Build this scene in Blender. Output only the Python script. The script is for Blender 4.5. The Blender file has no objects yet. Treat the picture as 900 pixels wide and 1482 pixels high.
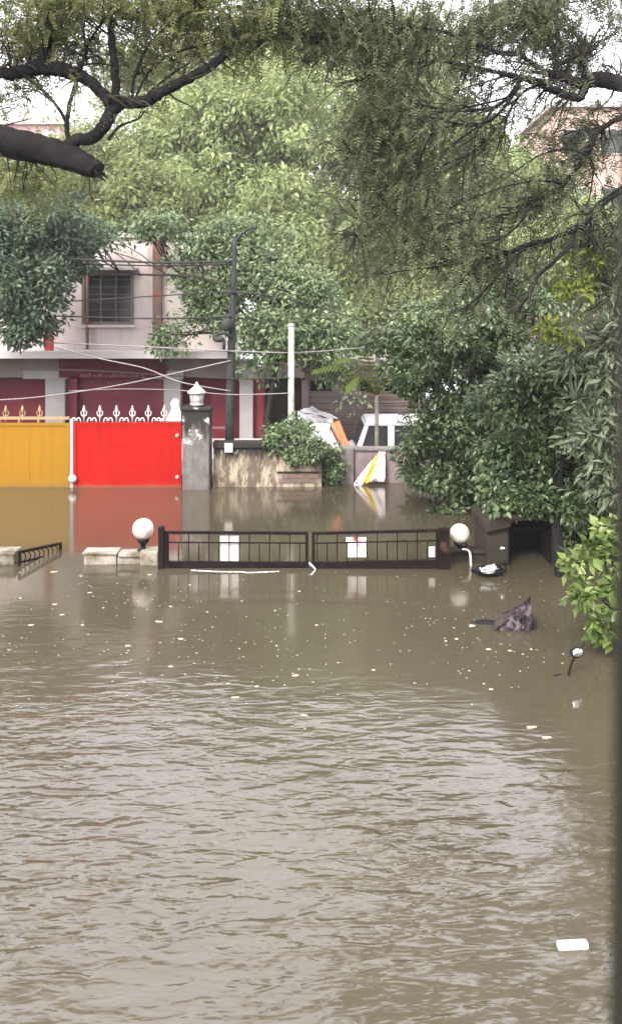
import bpy, math, random
import numpy as np
from mathutils import Vector, Matrix

random.seed(7)
RNG = np.random.default_rng(11)
S = bpy.context.scene
COL = S.collection
R = math.radians

# ------------------------------------------------------------------ camera
H, F, HOR, CX = 3.2, 1250.0, 455.0, 450.0          # eye height (m over the water), focal length and horizon in photo pixels
cam_d = bpy.data.cameras.new('camera')
cam = bpy.data.objects.new('camera', cam_d); COL.objects.link(cam)
cam_d.sensor_fit = 'VERTICAL'; cam_d.sensor_height = 24.0
cam_d.lens = 24.0 * F / 1482.0
cam_d.shift_y = -(741.0 - HOR) / 1482.0
cam_d.clip_start = 0.05; cam_d.clip_end = 2000
cam.location = (0, 0, H); cam.rotation_euler = (R(90), 0, 0)
cam_d.dof.use_dof = True; cam_d.dof.focus_distance = 12.0; cam_d.dof.aperture_fstop = 2.6
S.camera = cam

# ------------------------------------------------------------------ sky, sun, exposure
SUN_EL, SUN_AZ = R(40), R(210)                      # overcast: a weak glow behind the camera's left shoulder
w = bpy.data.worlds.new('World'); S.world = w; w.use_nodes = True
nt = w.node_tree; nt.nodes.clear()
sky = nt.nodes.new('ShaderNodeTexSky'); sky.sky_type = 'NISHITA'; sky.sun_disc = False
sky.sun_elevation = SUN_EL; sky.sun_rotation = SUN_AZ; sky.dust_density = 6.0; sky.air_density = 1.0
hs = nt.nodes.new('ShaderNodeHueSaturation'); hs.inputs['Saturation'].default_value = 0.25
mx = nt.nodes.new('ShaderNodeMix'); mx.data_type = 'RGBA'; mx.inputs[0].default_value = 0.65
mx.inputs[7].default_value = (9.6, 9.2, 10.0, 1)      # the even cloud sheet
bg = nt.nodes.new('ShaderNodeBackground'); bg.inputs['Strength'].default_value = 0.12
wo = nt.nodes.new('ShaderNodeOutputWorld')
nt.links.new(sky.outputs[0], hs.inputs['Color']); nt.links.new(hs.outputs[0], mx.inputs[6])
nt.links.new(mx.outputs[2], bg.inputs['Color']); nt.links.new(bg.outputs[0], wo.inputs[0])
sd = bpy.data.lights.new('sun', 'SUN'); sd.energy = 1.5; sd.angle = R(18); sd.color = (1.0, 0.96, 0.9)
so = bpy.data.objects.new('sun', sd); COL.objects.link(so)
# direction towards the sun (azimuth measured like the sky node: from +Y towards +X)
sv = Vector((math.sin(SUN_AZ) * math.cos(SUN_EL), math.cos(SUN_AZ) * math.cos(SUN_EL), math.sin(SUN_EL)))
so.rotation_euler = sv.to_track_quat('Z', 'Y').to_euler(); so.location = sv * 40
S.view_settings.view_transform = 'Standard'; S.view_settings.look = 'None'
S.view_settings.gamma = 1.0; S.view_settings.use_curve_mapping = False
S.view_settings.exposure = 2.1
S.render.engine = 'CYCLES'
S.cycles.max_bounces = 8; S.cycles.diffuse_bounces = 3; S.cycles.transparent_max_bounces = 8
S.cycles.use_denoising = True; S.cycles.caustics_reflective = False; S.cycles.caustics_refractive = False


def P(px, py, Y):                                     # photo pixel + distance -> place
    return Vector(((px - CX) * Y / F, Y, H - (py - HOR) * Y / F))


# ------------------------------------------------------------------ materials
def new_mat(name):
    m = bpy.data.materials.new(name); m.use_nodes = True
    n = m.node_tree.nodes; n.clear()
    out = n.new('ShaderNodeOutputMaterial'); b = n.new('ShaderNodeBsdfPrincipled')
    m.node_tree.links.new(b.outputs[0], out.inputs[0])
    return m, m.node_tree, b, out


def ramp(t, src, stops):
    r = t.nodes.new('ShaderNodeValToRGB'); t.links.new(src, r.inputs[0])
    e = r.color_ramp.elements
    while len(e) < len(stops): e.new(0.5)
    for k, (p, c) in enumerate(stops):
        e[k].position = p; e[k].color = (*c, 1) if len(c) == 3 else c
    return r.outputs[0]


def coords(t, scale=(1, 1, 1), kind='Object'):
    tc = t.nodes.new('ShaderNodeTexCoord'); mp = t.nodes.new('ShaderNodeMapping')
    mp.inputs['Scale'].default_value = scale
    t.links.new(tc.outputs[kind], mp.inputs[0]); return mp.outputs[0]


def noise(t, vec, scale, detail=5, rough=0.55, dist=0.0):
    n = t.nodes.new('ShaderNodeTexNoise'); n.inputs['Scale'].default_value = scale
    n.inputs['Detail'].default_value = detail; n.inputs['Roughness'].default_value = rough
    n.inputs['Distortion'].default_value = dist
    t.links.new(vec, n.inputs['Vector']); return n.outputs[0]


def mix(t, fac, a, b, mode='MIX'):
    m = t.nodes.new('ShaderNodeMix'); m.data_type = 'RGBA'; m.blend_type = mode
    for sock, v in ((0, fac), (6, a), (7, b)):
        if isinstance(v, (int, float)): m.inputs[sock].default_value = v
        elif isinstance(v, tuple): m.inputs[sock].default_value = (*v, 1)
        else: t.links.new(v, m.inputs[sock])
    return m.outputs[2]


def bump(t, b, h, strength=0.3, dist=0.02):
    bp = t.nodes.new('ShaderNodeBump'); bp.inputs['Strength'].default_value = strength
    bp.inputs['Distance'].default_value = dist
    t.links.new(h, bp.inputs['Height']); t.links.new(bp.outputs[0], b.inputs['Normal'])


def surf(name, a, b2, scale=6, rough=0.7, metal=0.0, bmp=0.25, bdist=0.01, stain_sheen=None, stain_sheen_scale=1.5, stain_sheen_lo=0.5, stain_sheen_hi=0.62, stretch=(1, 1, 1), spec=None):
    """mottled surface: two tones of its own colour, optional stains or painted sheen with a shape of their own"""
    m, t, p, o = new_mat(name)
    v = coords(t, stretch)
    n1 = noise(t, v, scale)
    c = ramp(t, n1, [(0.3, a), (0.7, b2)])
    if stain_sheen:
        n2 = noise(t, v, stain_sheen_scale, 8, 0.65)
        c = mix(t, ramp(t, n2, [(stain_sheen_lo, (0, 0, 0)), (stain_sheen_hi, (1, 1, 1))]), c, stain_sheen)
    t.links.new(c, p.inputs['Base Color'])
    p.inputs['Roughness'].default_value = rough; p.inputs['Metallic'].default_value = metal
    p.inputs['Specular IOR Level'].default_value = spec if spec is not None else (0.10 if max(b2) < 0.13 and not metal else 0.3)
    bump(t, p, noise(t, v, scale * 6), bmp, bdist)
    return m


def leaf_mat(name, dark, light, trans=0.3, rough=0.5, spec=0.22, third=None):
    m, t, p, o = new_mat(name)
    at = t.nodes.new('ShaderNodeAttribute'); at.attribute_name = 'tone'
    stops = [(0.0, dark), (0.7, light)] + ([(1.0, third)] if third else [])
    c = ramp(t, at.outputs['Fac'], stops)
    t.links.new(c, p.inputs['Base Color'])
    p.inputs['Roughness'].default_value = rough; p.inputs['Specular IOR Level'].default_value = spec
    tr = t.nodes.new('ShaderNodeBsdfTranslucent'); t.links.new(c, tr.inputs[0])
    ms = t.nodes.new('ShaderNodeMixShader'); ms.inputs[0].default_value = trans
    t.links.new(p.outputs[0], ms.inputs[1]); t.links.new(tr.outputs[0], ms.inputs[2]); t.links.new(ms.outputs[0], o.inputs[0])
    return m


M = {}
M['bark_dark'] = surf('bark_dark', (0.006, 0.005, 0.006), (0.014, 0.013, 0.012), 9, 0.9, bmp=0.7, bdist=0.03, stretch=(1, 1, 1))
M['bark_grey'] = surf('bark_grey', (0.075, 0.068, 0.058), (0.16, 0.15, 0.125), 9, 0.9, bmp=0.7, bdist=0.03)
M['twig'] = surf('twig', (0.017, 0.015, 0.012), (0.039, 0.033, 0.026), 9, 0.9, bmp=0.3)
M['leaf_olive'] = leaf_mat('leaf_olive', (0.092, 0.109, 0.037), (0.190, 0.207, 0.078), 0.38, third=(0.25, 0.26, 0.11))
M['leaf_lime'] = leaf_mat('leaf_lime', (0.19, 0.245, 0.095), (0.36, 0.42, 0.19), 0.5, third=(0.46, 0.50, 0.26))
M['leaf_fern'] = leaf_mat('leaf_fern', (0.13, 0.16, 0.055), (0.24, 0.275, 0.115), 0.45, third=(0.33, 0.36, 0.17))
M['leaf_grey'] = leaf_mat('leaf_grey', (0.046, 0.060, 0.028), (0.106, 0.127, 0.060), 0.3, third=(0.17, 0.19, 0.10))
M['leaf_blue'] = leaf_mat('leaf_blue', (0.024, 0.048, 0.015), (0.092, 0.142, 0.056), 0.3, 0.3, spec=.45, third=(0.24, 0.29, 0.15))
M['leaf_mid'] = leaf_mat('leaf_mid', (0.065, 0.104, 0.046), (0.169, 0.227, 0.111), 0.3, 0.35, third=(0.26, 0.30, 0.17))
M['leaf_dark'] = leaf_mat('leaf_dark', (0.041, 0.070, 0.041), (0.087, 0.123, 0.072), 0.25, third=(0.11, 0.13, 0.085))
M['leaf_yellow'] = leaf_mat('leaf_yellow', (0.05, 0.085, 0.018), (0.13, 0.18, 0.045), 0.3, 0.4, third=(0.28, 0.31, 0.13))
M['leaf_fresh'] = leaf_mat('leaf_fresh', (0.06, 0.085, 0.012), (0.13, 0.15, 0.025), 0.35, 0.5)
M['leaf_long'] = leaf_mat('leaf_long', (0.060, 0.080, 0.045), (0.13, 0.155, 0.095), 0.25, 0.35, third=(0.20, 0.22, 0.16))

M['yellow'] = surf('yellow_paint', (0.175, 0.090, 0.010), (0.199, 0.105, 0.011), 2.2, 0.5, bmp=0.04, stain_sheen=(0.17, 0.095, 0.022), stain_sheen_scale=0.9, stain_sheen_lo=0.54, stain_sheen_hi=0.78, spec=.12)
M['red'] = surf('red_paint', (0.283, 0.010, 0.007), (0.319, 0.014, 0.010), 1.6, 0.45, bmp=0.04, stain_sheen=(0.25, 0.011, 0.009), stain_sheen_scale=0.8, stain_sheen_lo=0.54, stain_sheen_hi=0.78, spec=.12)
M['red_trim'] = surf('red_trim', (0.352, 0.032, 0.032), (0.397, 0.045, 0.038), 3, 0.55)
M['white_iron'] = surf('white_iron', (0.397, 0.358, 0.352), (0.474, 0.448, 0.429), 14, 0.55, stain_sheen=(0.42, 0.28, 0.2), stain_sheen_scale=9, stain_sheen_lo=0.6, stain_sheen_hi=0.7)
M['yellow_iron'] = surf('yellow_iron', (0.218, 0.141, 0.058), (0.269, 0.192, 0.109), 14, 0.55)
M['cement'] = surf('cement', (0.128, 0.115, 0.106), (0.179, 0.163, 0.150), 4, 0.85, bmp=0.35, stain_sheen=(0.10, 0.09, 0.08), stain_sheen_scale=1.6)
M['grey_post'] = surf('grey_post', (0.218, 0.205, 0.211), (0.269, 0.256, 0.256), 3, 0.8, stain_sheen=(0.24, 0.22, 0.21), stain_sheen_scale=1.3)
M['pink_wall'] = surf('pink_wall', (0.43, 0.375, 0.355), (0.51, 0.45, 0.425), 1.6, 0.88, bmp=0.2, stain_sheen=(0.23, 0.19, 0.16), stain_sheen_scale=1.0, stain_sheen_lo=0.50, stain_sheen_hi=0.74, stretch=(2.2, 2.2, .5))
M['white_band'] = surf('white_band', (0.384, 0.358, 0.339), (0.448, 0.422, 0.397), 3, 0.8, stain_sheen=(0.40, 0.36, 0.32), stain_sheen_scale=1.4, stretch=(1, 1, 4))
M['soffit'] = surf('soffit', (0.141, 0.115, 0.099), (0.192, 0.163, 0.141), 2, 0.85, stain_sheen=(0.15, 0.12, 0.10), stain_sheen_scale=0.8)
M['maroon'] = surf('maroon', (0.109, 0.010, 0.017), (0.141, 0.014, 0.022), 2.5, 0.55, stain_sheen=(0.11, 0.014, 0.02), stain_sheen_scale=1.1)
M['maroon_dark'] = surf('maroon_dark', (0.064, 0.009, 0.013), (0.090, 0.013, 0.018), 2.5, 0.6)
M['maroon_worn'] = surf('maroon_worn', (0.12, 0.03, 0.034), (0.20, 0.085, 0.085), 14, 0.7)
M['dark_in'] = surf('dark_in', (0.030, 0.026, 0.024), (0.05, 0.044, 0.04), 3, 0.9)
M['shutter'] = surf('shutter_metal', (0.109, 0.086, 0.080), (0.147, 0.118, 0.109), 3, 0.6, stain_sheen=(0.13, 0.09, 0.07), stain_sheen_scale=1.2)
M['glass_dark'], _t, _p, _o = new_mat('glass_dark')
_p.inputs['Base Color'].default_value = (0.035, 0.036, 0.038, 1); _p.inputs['Roughness'].default_value = 0.12
M['window_frame'] = surf('window_frame', (0.10, 0.080, 0.072), (0.15, 0.12, 0.11), 8, 0.6)
M['rust'] = surf('rust', (0.11, 0.075, 0.062), (0.17, 0.12, 0.105), 5, 0.9, stain_sheen=(0.22, 0.085, 0.055), stain_sheen_scale=3, stain_sheen_lo=0.52, stain_sheen_hi=0.6)
M['cable'] = surf('cable_black', (0.022, 0.019, 0.019), (0.038, 0.032, 0.032), 20, 0.6)
M['cable_grey'] = surf('cable_grey', (0.141, 0.128, 0.128), (0.211, 0.192, 0.192), 20, 0.6)
M['pole_dark'] = surf('pole_dark', (0.019, 0.021, 0.020), (0.038, 0.040, 0.037), 6, 0.7)
M['pole_white'] = surf('pole_white', (0.307, 0.320, 0.256), (0.384, 0.397, 0.333), 4, 0.6, stain_sheen=(0.17, 0.20, 0.12), stain_sheen_scale=2.4, stain_sheen_lo=.45, stain_sheen_hi=.62)
M['lamp_cap'] = surf('lamp_cap', (0.422, 0.384, 0.352), (0.486, 0.454, 0.422), 6, 0.45)
M['gate_iron'] = surf('gate_iron', (0.004, 0.002, 0.002), (0.007, 0.004, 0.004), 12, 0.55, stain_sheen=(0.05, 0.024, 0.018), stain_sheen_scale=5, stain_sheen_lo=0.58, stain_sheen_hi=0.68)
M['board_white'] = surf('board_white', (0.560, 0.528, 0.488), (0.624, 0.592, 0.552), 5, 0.5, stain_sheen=(0.6, 0.5, 0.44), stain_sheen_scale=4)
M['board_pink'] = surf('board_pink', (0.70, 0.50, 0.48), (0.76, 0.62, 0.60), 5, 0.5)
M['lowwall'] = surf('lowwall', (0.25, 0.225, 0.19), (0.34, 0.31, 0.275), 5, 0.85, stain_sheen=(0.10, 0.085, 0.05), stain_sheen_scale=2.6, stain_sheen_lo=0.42, stain_sheen_hi=0.60, spec=.1)
M['booth'] = surf('booth', (0.021, 0.016, 0.013), (0.035, 0.027, 0.021), 4, 0.9, bmp=0.5, stain_sheen=(0.02, 0.024, 0.014), stain_sheen_scale=2)
M['booth_shade'] = surf('booth_shade', (0.005, 0.004, 0.004), (0.008, 0.006, 0.006), 4, 0.95)  # near-black colour stands in for the shade inside the shelter
M['black_plastic'] = surf('black_plastic', (0.005, 0.005, 0.006), (0.009, 0.009, 0.010), 10, 0.35, bmp=0.05)
M['chrome'] = surf('chrome', (0.60, 0.61, 0.63), (0.72, 0.73, 0.75), 10, 0.16, metal=1.0, bmp=0.05)
M['mirror'] = surf('mirror_glass', (0.80, 0.82, 0.82), (0.85, 0.86, 0.86), 10, 0.06, metal=1.0, bmp=0.0)
M['clear'] = surf('lamp_lens', (0.58, 0.60, 0.63), (0.70, 0.72, 0.75), 10, 0.1, bmp=0.05)
M['tarp_purple'] = surf('tarp_purple', (0.010, 0.007, 0.008), (0.020, 0.014, 0.016), 7, 0.5, bmp=0.3, stain_sheen=(0.07, 0.055, 0.062), stain_sheen_scale=5, stain_sheen_lo=0.56, stain_sheen_hi=0.62)  # the lilac patches paint pale highlights into the sheet's colour
M['tarp_brown'] = surf('tarp_brown', (0.023, 0.018, 0.016), (0.037, 0.029, 0.026), 7, 0.5, bmp=0.3)
M['tarp_grey'] = surf('tarp_grey', (0.17, 0.17, 0.18), (0.30, 0.30, 0.315), 3, 0.45, stain_sheen=(0.10, 0.10, 0.11), stain_sheen_scale=2.6, stain_sheen_lo=0.50, stain_sheen_hi=0.60)
M['tarp_white'] = surf('tarp_white', (0.560, 0.560, 0.560), (0.624, 0.624, 0.624), 3, 0.4)
M['tarp_orange'] = surf('tarp_orange', (0.60, 0.10, 0.035), (0.66, 0.14, 0.05), 3, 0.5)
M['tarp_black'] = surf('tarp_black', (0.05, 0.045, 0.045), (0.08, 0.07, 0.07), 3, 0.5)
M['banner_white'] = surf('banner_white', (0.66, 0.60, 0.58), (0.76, 0.70, 0.68), 6, 0.6, stain_sheen=(0.42, 0.26, 0.24), stain_sheen_scale=5, stain_sheen_lo=0.58, stain_sheen_hi=0.66)
M['banner_yellow'] = surf('banner_yellow', (0.62, 0.40, 0.04), (0.68, 0.46, 0.06), 6, 0.6)
M['car_white'] = surf('car_white', (0.560, 0.560, 0.568), (0.600, 0.600, 0.608), 2, 0.25, bmp=0.0)
M['tyre'] = surf('tyre', (0.02, 0.02, 0.02), (0.03, 0.03, 0.03), 10, 0.9)
M['foam'] = surf('foam', (0.446, 0.434, 0.409), (0.496, 0.484, 0.459), 20, 0.8)
M['scum'] = surf('scum', (0.27, 0.235, 0.17), (0.40, 0.36, 0.29), 9, 0.7)
M['leaf_float'] = surf('leaf_float', (0.24, 0.205, 0.13), (0.42, 0.38, 0.29), 9, 0.5)
M['salmon'] = surf('salmon_wall', (0.44, 0.30, 0.25), (0.50, 0.36, 0.30), 1, 0.9)
M['rose'] = surf('rose_wall', (0.62, 0.36, 0.36), (0.70, 0.44, 0.43), 1, 0.9)
M['ground'] = surf('ground_mud', (0.10, 0.075, 0.05), (0.16, 0.12, 0.085), 1.5, 0.9)
M['jamb'] = surf('jamb_paint', (0.010, 0.011, 0.008), (0.018, 0.019, 0.013), 4, 0.6)

# frosted globe
m, t, p, o = new_mat('globe_glass'); M['globe'] = m
p.inputs['Base Color'].default_value = (0.58, 0.51, 0.46, 1); p.inputs['Roughness'].default_value = 0.25
t.links.new(ramp(t, noise(t, coords(t, (1, 1, .5)), 7, 6, .65), [(.40, (.34, .29, .24)), (.58, (.58, .51, .46))]), p.inputs['Base Color']); p.inputs['Subsurface Weight'].default_value = 0.2; p.inputs['Subsurface Radius'].default_value = (0.1, 0.09, 0.08)
# lantern glass
m, t, p, o = new_mat('lantern_glass'); M['lantern'] = m
p.inputs['Base Color'].default_value = (0.42, 0.42, 0.43, 1); p.inputs['Roughness'].default_value = 0.2

def gate_paint(name, a, b, streak, chip):
    m, t, p, o = new_mat(name); v = coords(t)
    c = ramp(t, noise(t, v, 1.4, 4), [(0.3, a), (0.7, b)])
    st = ramp(t, noise(t, coords(t, (7, 7, .5)), 1.5, 6, .6), [(0.50, (0, 0, 0)), (0.72, (.55, .55, .55))])
    c = mix(t, st, c, streak)
    c = mix(t, ramp(t, noise(t, v, 9, 8, .7), [(0.66, (0, 0, 0)), (0.69, (1, 1, 1))]), c, chip)
    sep = t.nodes.new('ShaderNodeSeparateXYZ'); t.links.new(v, sep.inputs[0])
    ma = t.nodes.new('ShaderNodeMath'); ma.operation = 'MULTIPLY_ADD'; ma.inputs[1].default_value = .16
    t.links.new(noise(t, coords(t, (2.5, 2.5, 1.5)), 3, 6, .65), ma.inputs[0]); t.links.new(sep.outputs[2], ma.inputs[2])
    mr = t.nodes.new('ShaderNodeMapRange'); mr.inputs[1].default_value = 1.10; mr.inputs[2].default_value = 1.03; t.links.new(ma.outputs[0], mr.inputs[0])
    half = mix(t, .6, (0, 0, 0), mr.outputs[0])
    c = mix(t, half, c, (0.105, 0.075, 0.045))
    t.links.new(c, p.inputs['Base Color']); p.inputs['Roughness'].default_value = .6; p.inputs['Specular IOR Level'].default_value = .05
    bump(t, p, noise(t, v, 1.8, 3), .35, .03)
    return m
M['yellow'] = gate_paint('yellow_gate_paint', (0.195, 0.096, 0.008), (0.225, 0.114, 0.009), (0.14, 0.075, 0.012), (0.10, 0.065, 0.035))
M['red'] = gate_paint('red_gate_paint', (0.245, 0.006, 0.004), (0.28, 0.008, 0.005), (0.18, 0.007, 0.006), (0.12, 0.02, 0.016))

# mouldy plaster: cream lower, black growth over the top, streaks and peeled patches
def mould_mat(name, base_a, base_b, peel, grow_z, drip, blot_f, peel_lo):
    m, t, p, o = new_mat(name)
    v = coords(t); vs = coords(t, (5.0, 5.0, 0.8))
    c = ramp(t, noise(t, v, 5), [(0.3, base_a), (0.7, base_b)])
    blot = ramp(t, noise(t, coords(t, (3, 3, 1.1)), 2.2, 8, 0.7), [(0.43, (0, 0, 0)), (0.56, (1, 1, 1))])
    c = mix(t, mix(t, blot_f, (0, 0, 0), blot), c, (0.060, 0.046, 0.034))
    pe = ramp(t, noise(t, v, 2.6, 6, 0.6), [(peel_lo, (0, 0, 0)), (peel_lo + .035, (1, 1, 1))])
    sep = t.nodes.new('ShaderNodeSeparateXYZ'); tc = t.nodes.new('ShaderNodeTexCoord')
    t.links.new(tc.outputs['Object'], sep.inputs[0])
    ma = t.nodes.new('ShaderNodeMath'); ma.operation = 'MULTIPLY_ADD'
    t.links.new(noise(t, vs, 1.6, 7, 0.7), ma.inputs[0]); ma.inputs[1].default_value = drip * 2
    t.links.new(sep.outputs[2], ma.inputs[2])
    mr = t.nodes.new('ShaderNodeMapRange'); mr.inputs[1].default_value = grow_z + drip - .05; mr.inputs[2].default_value = grow_z + drip + .16
    t.links.new(ma.outputs[0], mr.inputs[0])
    c = mix(t, mr.outputs[0], c, (0.024, 0.022, 0.020))
    c = mix(t, pe, c, peel)
    t.links.new(c, p.inputs['Base Color']); p.inputs['Roughness'].default_value = 0.9; p.inputs['Specular IOR Level'].default_value = 0.1
    bump(t, p, noise(t, v, 22), 0.4, 0.01)
    return m
M['mould_pillar'] = mould_mat('mould_pillar', (0.10, 0.094, 0.090), (0.14, 0.130, 0.125), (0.36, 0.33, 0.31), 1.95, 0.55, .45, .615)
M['mould_wall'] = mould_mat('mould_wall', (0.29, 0.235, 0.175), (0.36, 0.30, 0.225), (0.38, 0.34, 0.27), 1.46, 0.5, .85, .66)
M['mauve_wall'] = surf('mauve_wall', (0.166, 0.128, 0.128), (0.230, 0.179, 0.173), 3, 0.9, stain_sheen=(0.14, 0.11, 0.10), stain_sheen_scale=1.8, stain_sheen_lo=0.5, stain_sheen_hi=0.62)

# flood water: silt-laden, opaque, its ripples strongest out in the open
m, t, p, o = new_mat('flood_water_surface'); M['water'] = m
v = coords(t)
c = ramp(t, noise(t, v, 0.35, 4), [(0.3, (0.046, 0.039, 0.024)), (0.7, (0.055, 0.047, 0.030))])
t.links.new(c, p.inputs['Base Color']); p.inputs['Roughness'].default_value = 0.10; p.inputs['IOR'].default_value = 1.57
sep = t.nodes.new('ShaderNodeSeparateXYZ'); t.links.new(v, sep.inputs[0])
mr = t.nodes.new('ShaderNodeMapRange'); mr.inputs[1].default_value = 8.6; mr.inputs[2].default_value = 5.2
mr.inputs[3].default_value = 0.035; mr.inputs[4].default_value = 1.0; mr.interpolation_type = 'SMOOTHSTEP'
skew = t.nodes.new('ShaderNodeMath'); skew.operation = 'MULTIPLY_ADD'; skew.inputs[1].default_value = 0.45
t.links.new(sep.outputs[0], skew.inputs[0]); t.links.new(sep.outputs[1], skew.inputs[2])
t.links.new(skew.outputs[0], mr.inputs[0])
vw = t.nodes.new('ShaderNodeMapping'); vw.inputs['Rotation'].default_value = (0, 0, R(-12)); vw.inputs['Scale'].default_value = (0.9, 2.3, 1)
t.links.new(v, vw.inputs[0])
n1 = noise(t, vw.outputs[0], 3.2, 2, 0.5, 0.5)
n2 = noise(t, vw.outputs[0], 8.0, 2, 0.5, 0.6)
patch = ramp(t, noise(t, v, 0.55, 3), [(0.36, (0.3, 0.3, 0.3)), (0.62, (1, 1, 1))])
hm = t.nodes.new('ShaderNodeMath'); hm.operation = 'MULTIPLY_ADD'; hm.inputs[1].default_value = 0.24
t.links.new(n2, hm.inputs[0]); t.links.new(n1, hm.inputs[2])
h1 = t.nodes.new('ShaderNodeMath'); h1.operation = 'MULTIPLY'; t.links.new(hm.outputs[0], h1.inputs[0]); t.links.new(mr.outputs[0], h1.inputs[1])
h2 = t.nodes.new('ShaderNodeMath'); h2.operation = 'MULTIPLY'; t.links.new(h1.outputs[0], h2.inputs[0]); t.links.new(patch, h2.inputs[1])
bump(t, p, h2.outputs[0], 1.0, 0.038)


# ------------------------------------------------------------------ mesh collecting
class MB:
    def __init__(s): s.v = []; s.f = []; s.sm = []

    def add(s, vs, fs, smooth=False):
        k = len(s.v); s.v += [tuple(x) for x in vs]
        s.f += [tuple(i + k for i in f) for f in fs]; s.sm += [smooth] * len(fs); return s

    def box(s, x0, x1, y0, y1, z0, z1, M4=None):
        vs = [Vector((x, y, z)) for z in (z0, z1) for y in (y0, y1) for x in (x0, x1)]
        if M4: vs = [M4 @ q for q in vs]
        return s.add(vs, [(0, 2, 3, 1), (4, 5, 7, 6), (0, 1, 5, 4), (2, 6, 7, 3), (0, 4, 6, 2), (1, 3, 7, 5)])

    def bar(s, a, b, w, d=None):                       # square bar between two points
        a, b = Vector(a), Vector(b); d = d or w
        z = (b - a).normalized(); x = z.cross(Vector((0, 1, 0)))
        if x.length < 1e-3: x = Vector((1, 0, 0))
        x.normalize(); y = z.cross(x)
        vs = [q + x * i * w / 2 + y * j * d / 2 for q in (a, b) for i, j in ((-1, -1), (1, -1), (1, 1), (-1, 1))]
        return s.add(vs, [(0, 1, 2, 3), (4, 7, 6, 5), (0, 4, 5, 1), (1, 5, 6, 2), (2, 6, 7, 3), (3, 7, 4, 0)])

    def tube(s, pts, rad, n=8, cap=True):
        pts = [Vector(q) for q in pts]; L = len(pts)
        if isinstance(rad, (int, float)): rad = [rad] * L
        vs = []; ref = None
        for i in range(L):
            tdir = (pts[min(i + 1, L - 1)] - pts[max(i - 1, 0)]).normalized()
            if ref is None:
                ref = tdir.cross(Vector((0, 0, 1)))
                if ref.length < 0.1: ref = tdir.cross(Vector((0, 1, 0)))
            ref = (ref - tdir * ref.dot(tdir)).normalized(); bi = tdir.cross(ref)
            for k in range(n):
                a = 2 * math.pi * k / n
                vs.append(pts[i] + (ref * math.cos(a) + bi * math.sin(a)) * rad[i])
        fs = [(i * n + k, i * n + (k + 1) % n, (i + 1) * n + (k + 1) % n, (i + 1) * n + k) for i in range(L - 1) for k in range(n)]
        if cap: fs += [tuple(range(n - 1, -1, -1)), tuple(range((L - 1) * n, L * n))]
        return s.add(vs, fs, True)

    def lathe(s, c, prof, n=20, M4=None):              # prof: (radius, height)
        c = Vector(c); vs = []
        for r, z in prof:
            for k in range(n):
                a = 2 * math.pi * k / n
                q = Vector((r * math.cos(a), r * math.sin(a), z))
                vs.append((M4 @ q if M4 else q) + c)
        L = len(prof)
        fs = [(i * n + k, i * n + (k + 1) % n, (i + 1) * n + (k + 1) % n, (i + 1) * n + k) for i in range(L - 1) for k in range(n)]
        fs += [tuple(range(n - 1, -1, -1)), tuple(range((L - 1) * n, L * n))]
        return s.add(vs, fs, True)

    def prism(s, poly, y0, y1, y_of=None):             # polygon in xz, thickness along y
        n = len(poly)
        vs = [(x, y0, z) for x, z in poly] + [(x, y1, z) for x, z in poly]
        return s.add(vs, [tuple(range(n)), tuple(range(2 * n - 1, n - 1, -1))] + [(i, i + n, (i + 1) % n + n, (i + 1) % n) for i in range(n)])

    def ball(s, c, r, n=20, sx=1, sy=1, sz=1):
        prof = [(max(1e-4, r * math.sin(math.pi * i / 12)), -r * math.cos(math.pi * i / 12)) for i in range(13)]
        return s.lathe(c, prof, n, Matrix.Diagonal((sx, sy, sz)))

    def sheet(s, grid, th=0.006):                      # grid of points (rows) -> thin double sheet
        r, c = len(grid), len(grid[0]); g = [Vector(q) for row in grid for q in row]
        nrm = []
        for i in range(r):
            for j in range(c):
                a = Vector(grid[min(i + 1, r - 1)][j]) - Vector(grid[max(i - 1, 0)][j])
                b = Vector(grid[i][min(j + 1, c - 1)]) - Vector(grid[i][max(j - 1, 0)])
                q = a.cross(b); nrm.append(q.normalized() if q.length > 1e-9 else Vector((0, -1, 0)))
        N = r * c
        vs = g + [q + n_ * th for q, n_ in zip(g, nrm)]
        fs = []
        for i in range(r - 1):
            for j in range(c - 1):
                a = i * c + j; fs += [(a, a + 1, a + c + 1, a + c), (a + N, a + c + N, a + c + 1 + N, a + 1 + N)]
        edge = [i for i in range(c)] + [i * c + c - 1 for i in range(1, r)] + [(r - 1) * c + j for j in range(c - 2, -1, -1)] + [i * c for i in range(r - 2, 0, -1)]
        for a, b in zip(edge, edge[1:] + edge[:1]): fs.append((a, a + N, b + N, b))
        return s.add(vs, fs, True)

    def build(s, name, mat, parent=None, bevel=0.0):
        off = parent.matrix_basis.translation.copy() if parent else Vector()
        q = parent.parent if parent else None
        while q: off += q.matrix_basis.translation; q = q.parent
        me = bpy.data.meshes.new(name)
        me.from_pydata([(x - off.x, y - off.y, z - off.z) for x, y, z in s.v], [], s.f)
        me.polygons.foreach_set('use_smooth', s.sm); me.update()
        me.materials.append(M[mat])
        ob = bpy.data.objects.new(name, me); COL.objects.link(ob)
        if parent: ob.parent = parent
        if bevel:
            b = ob.modifiers.new('bevel', 'BEVEL'); b.width = bevel; b.segments = 2; b.limit_method = 'ANGLE'
        return ob


def empty(name, loc, label, cat, group=None):
    e = bpy.data.objects.new(name, None); COL.objects.link(e); e.location = loc
    e.empty_display_size = 0.1
    return tag(e, label, cat, group)


def tag(o, label, cat, group=None):
    o['label'] = label; o['category'] = cat
    if group: o['group'] = group
    return o


def structure(o): o['kind'] = 'structure'; return o


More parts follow.
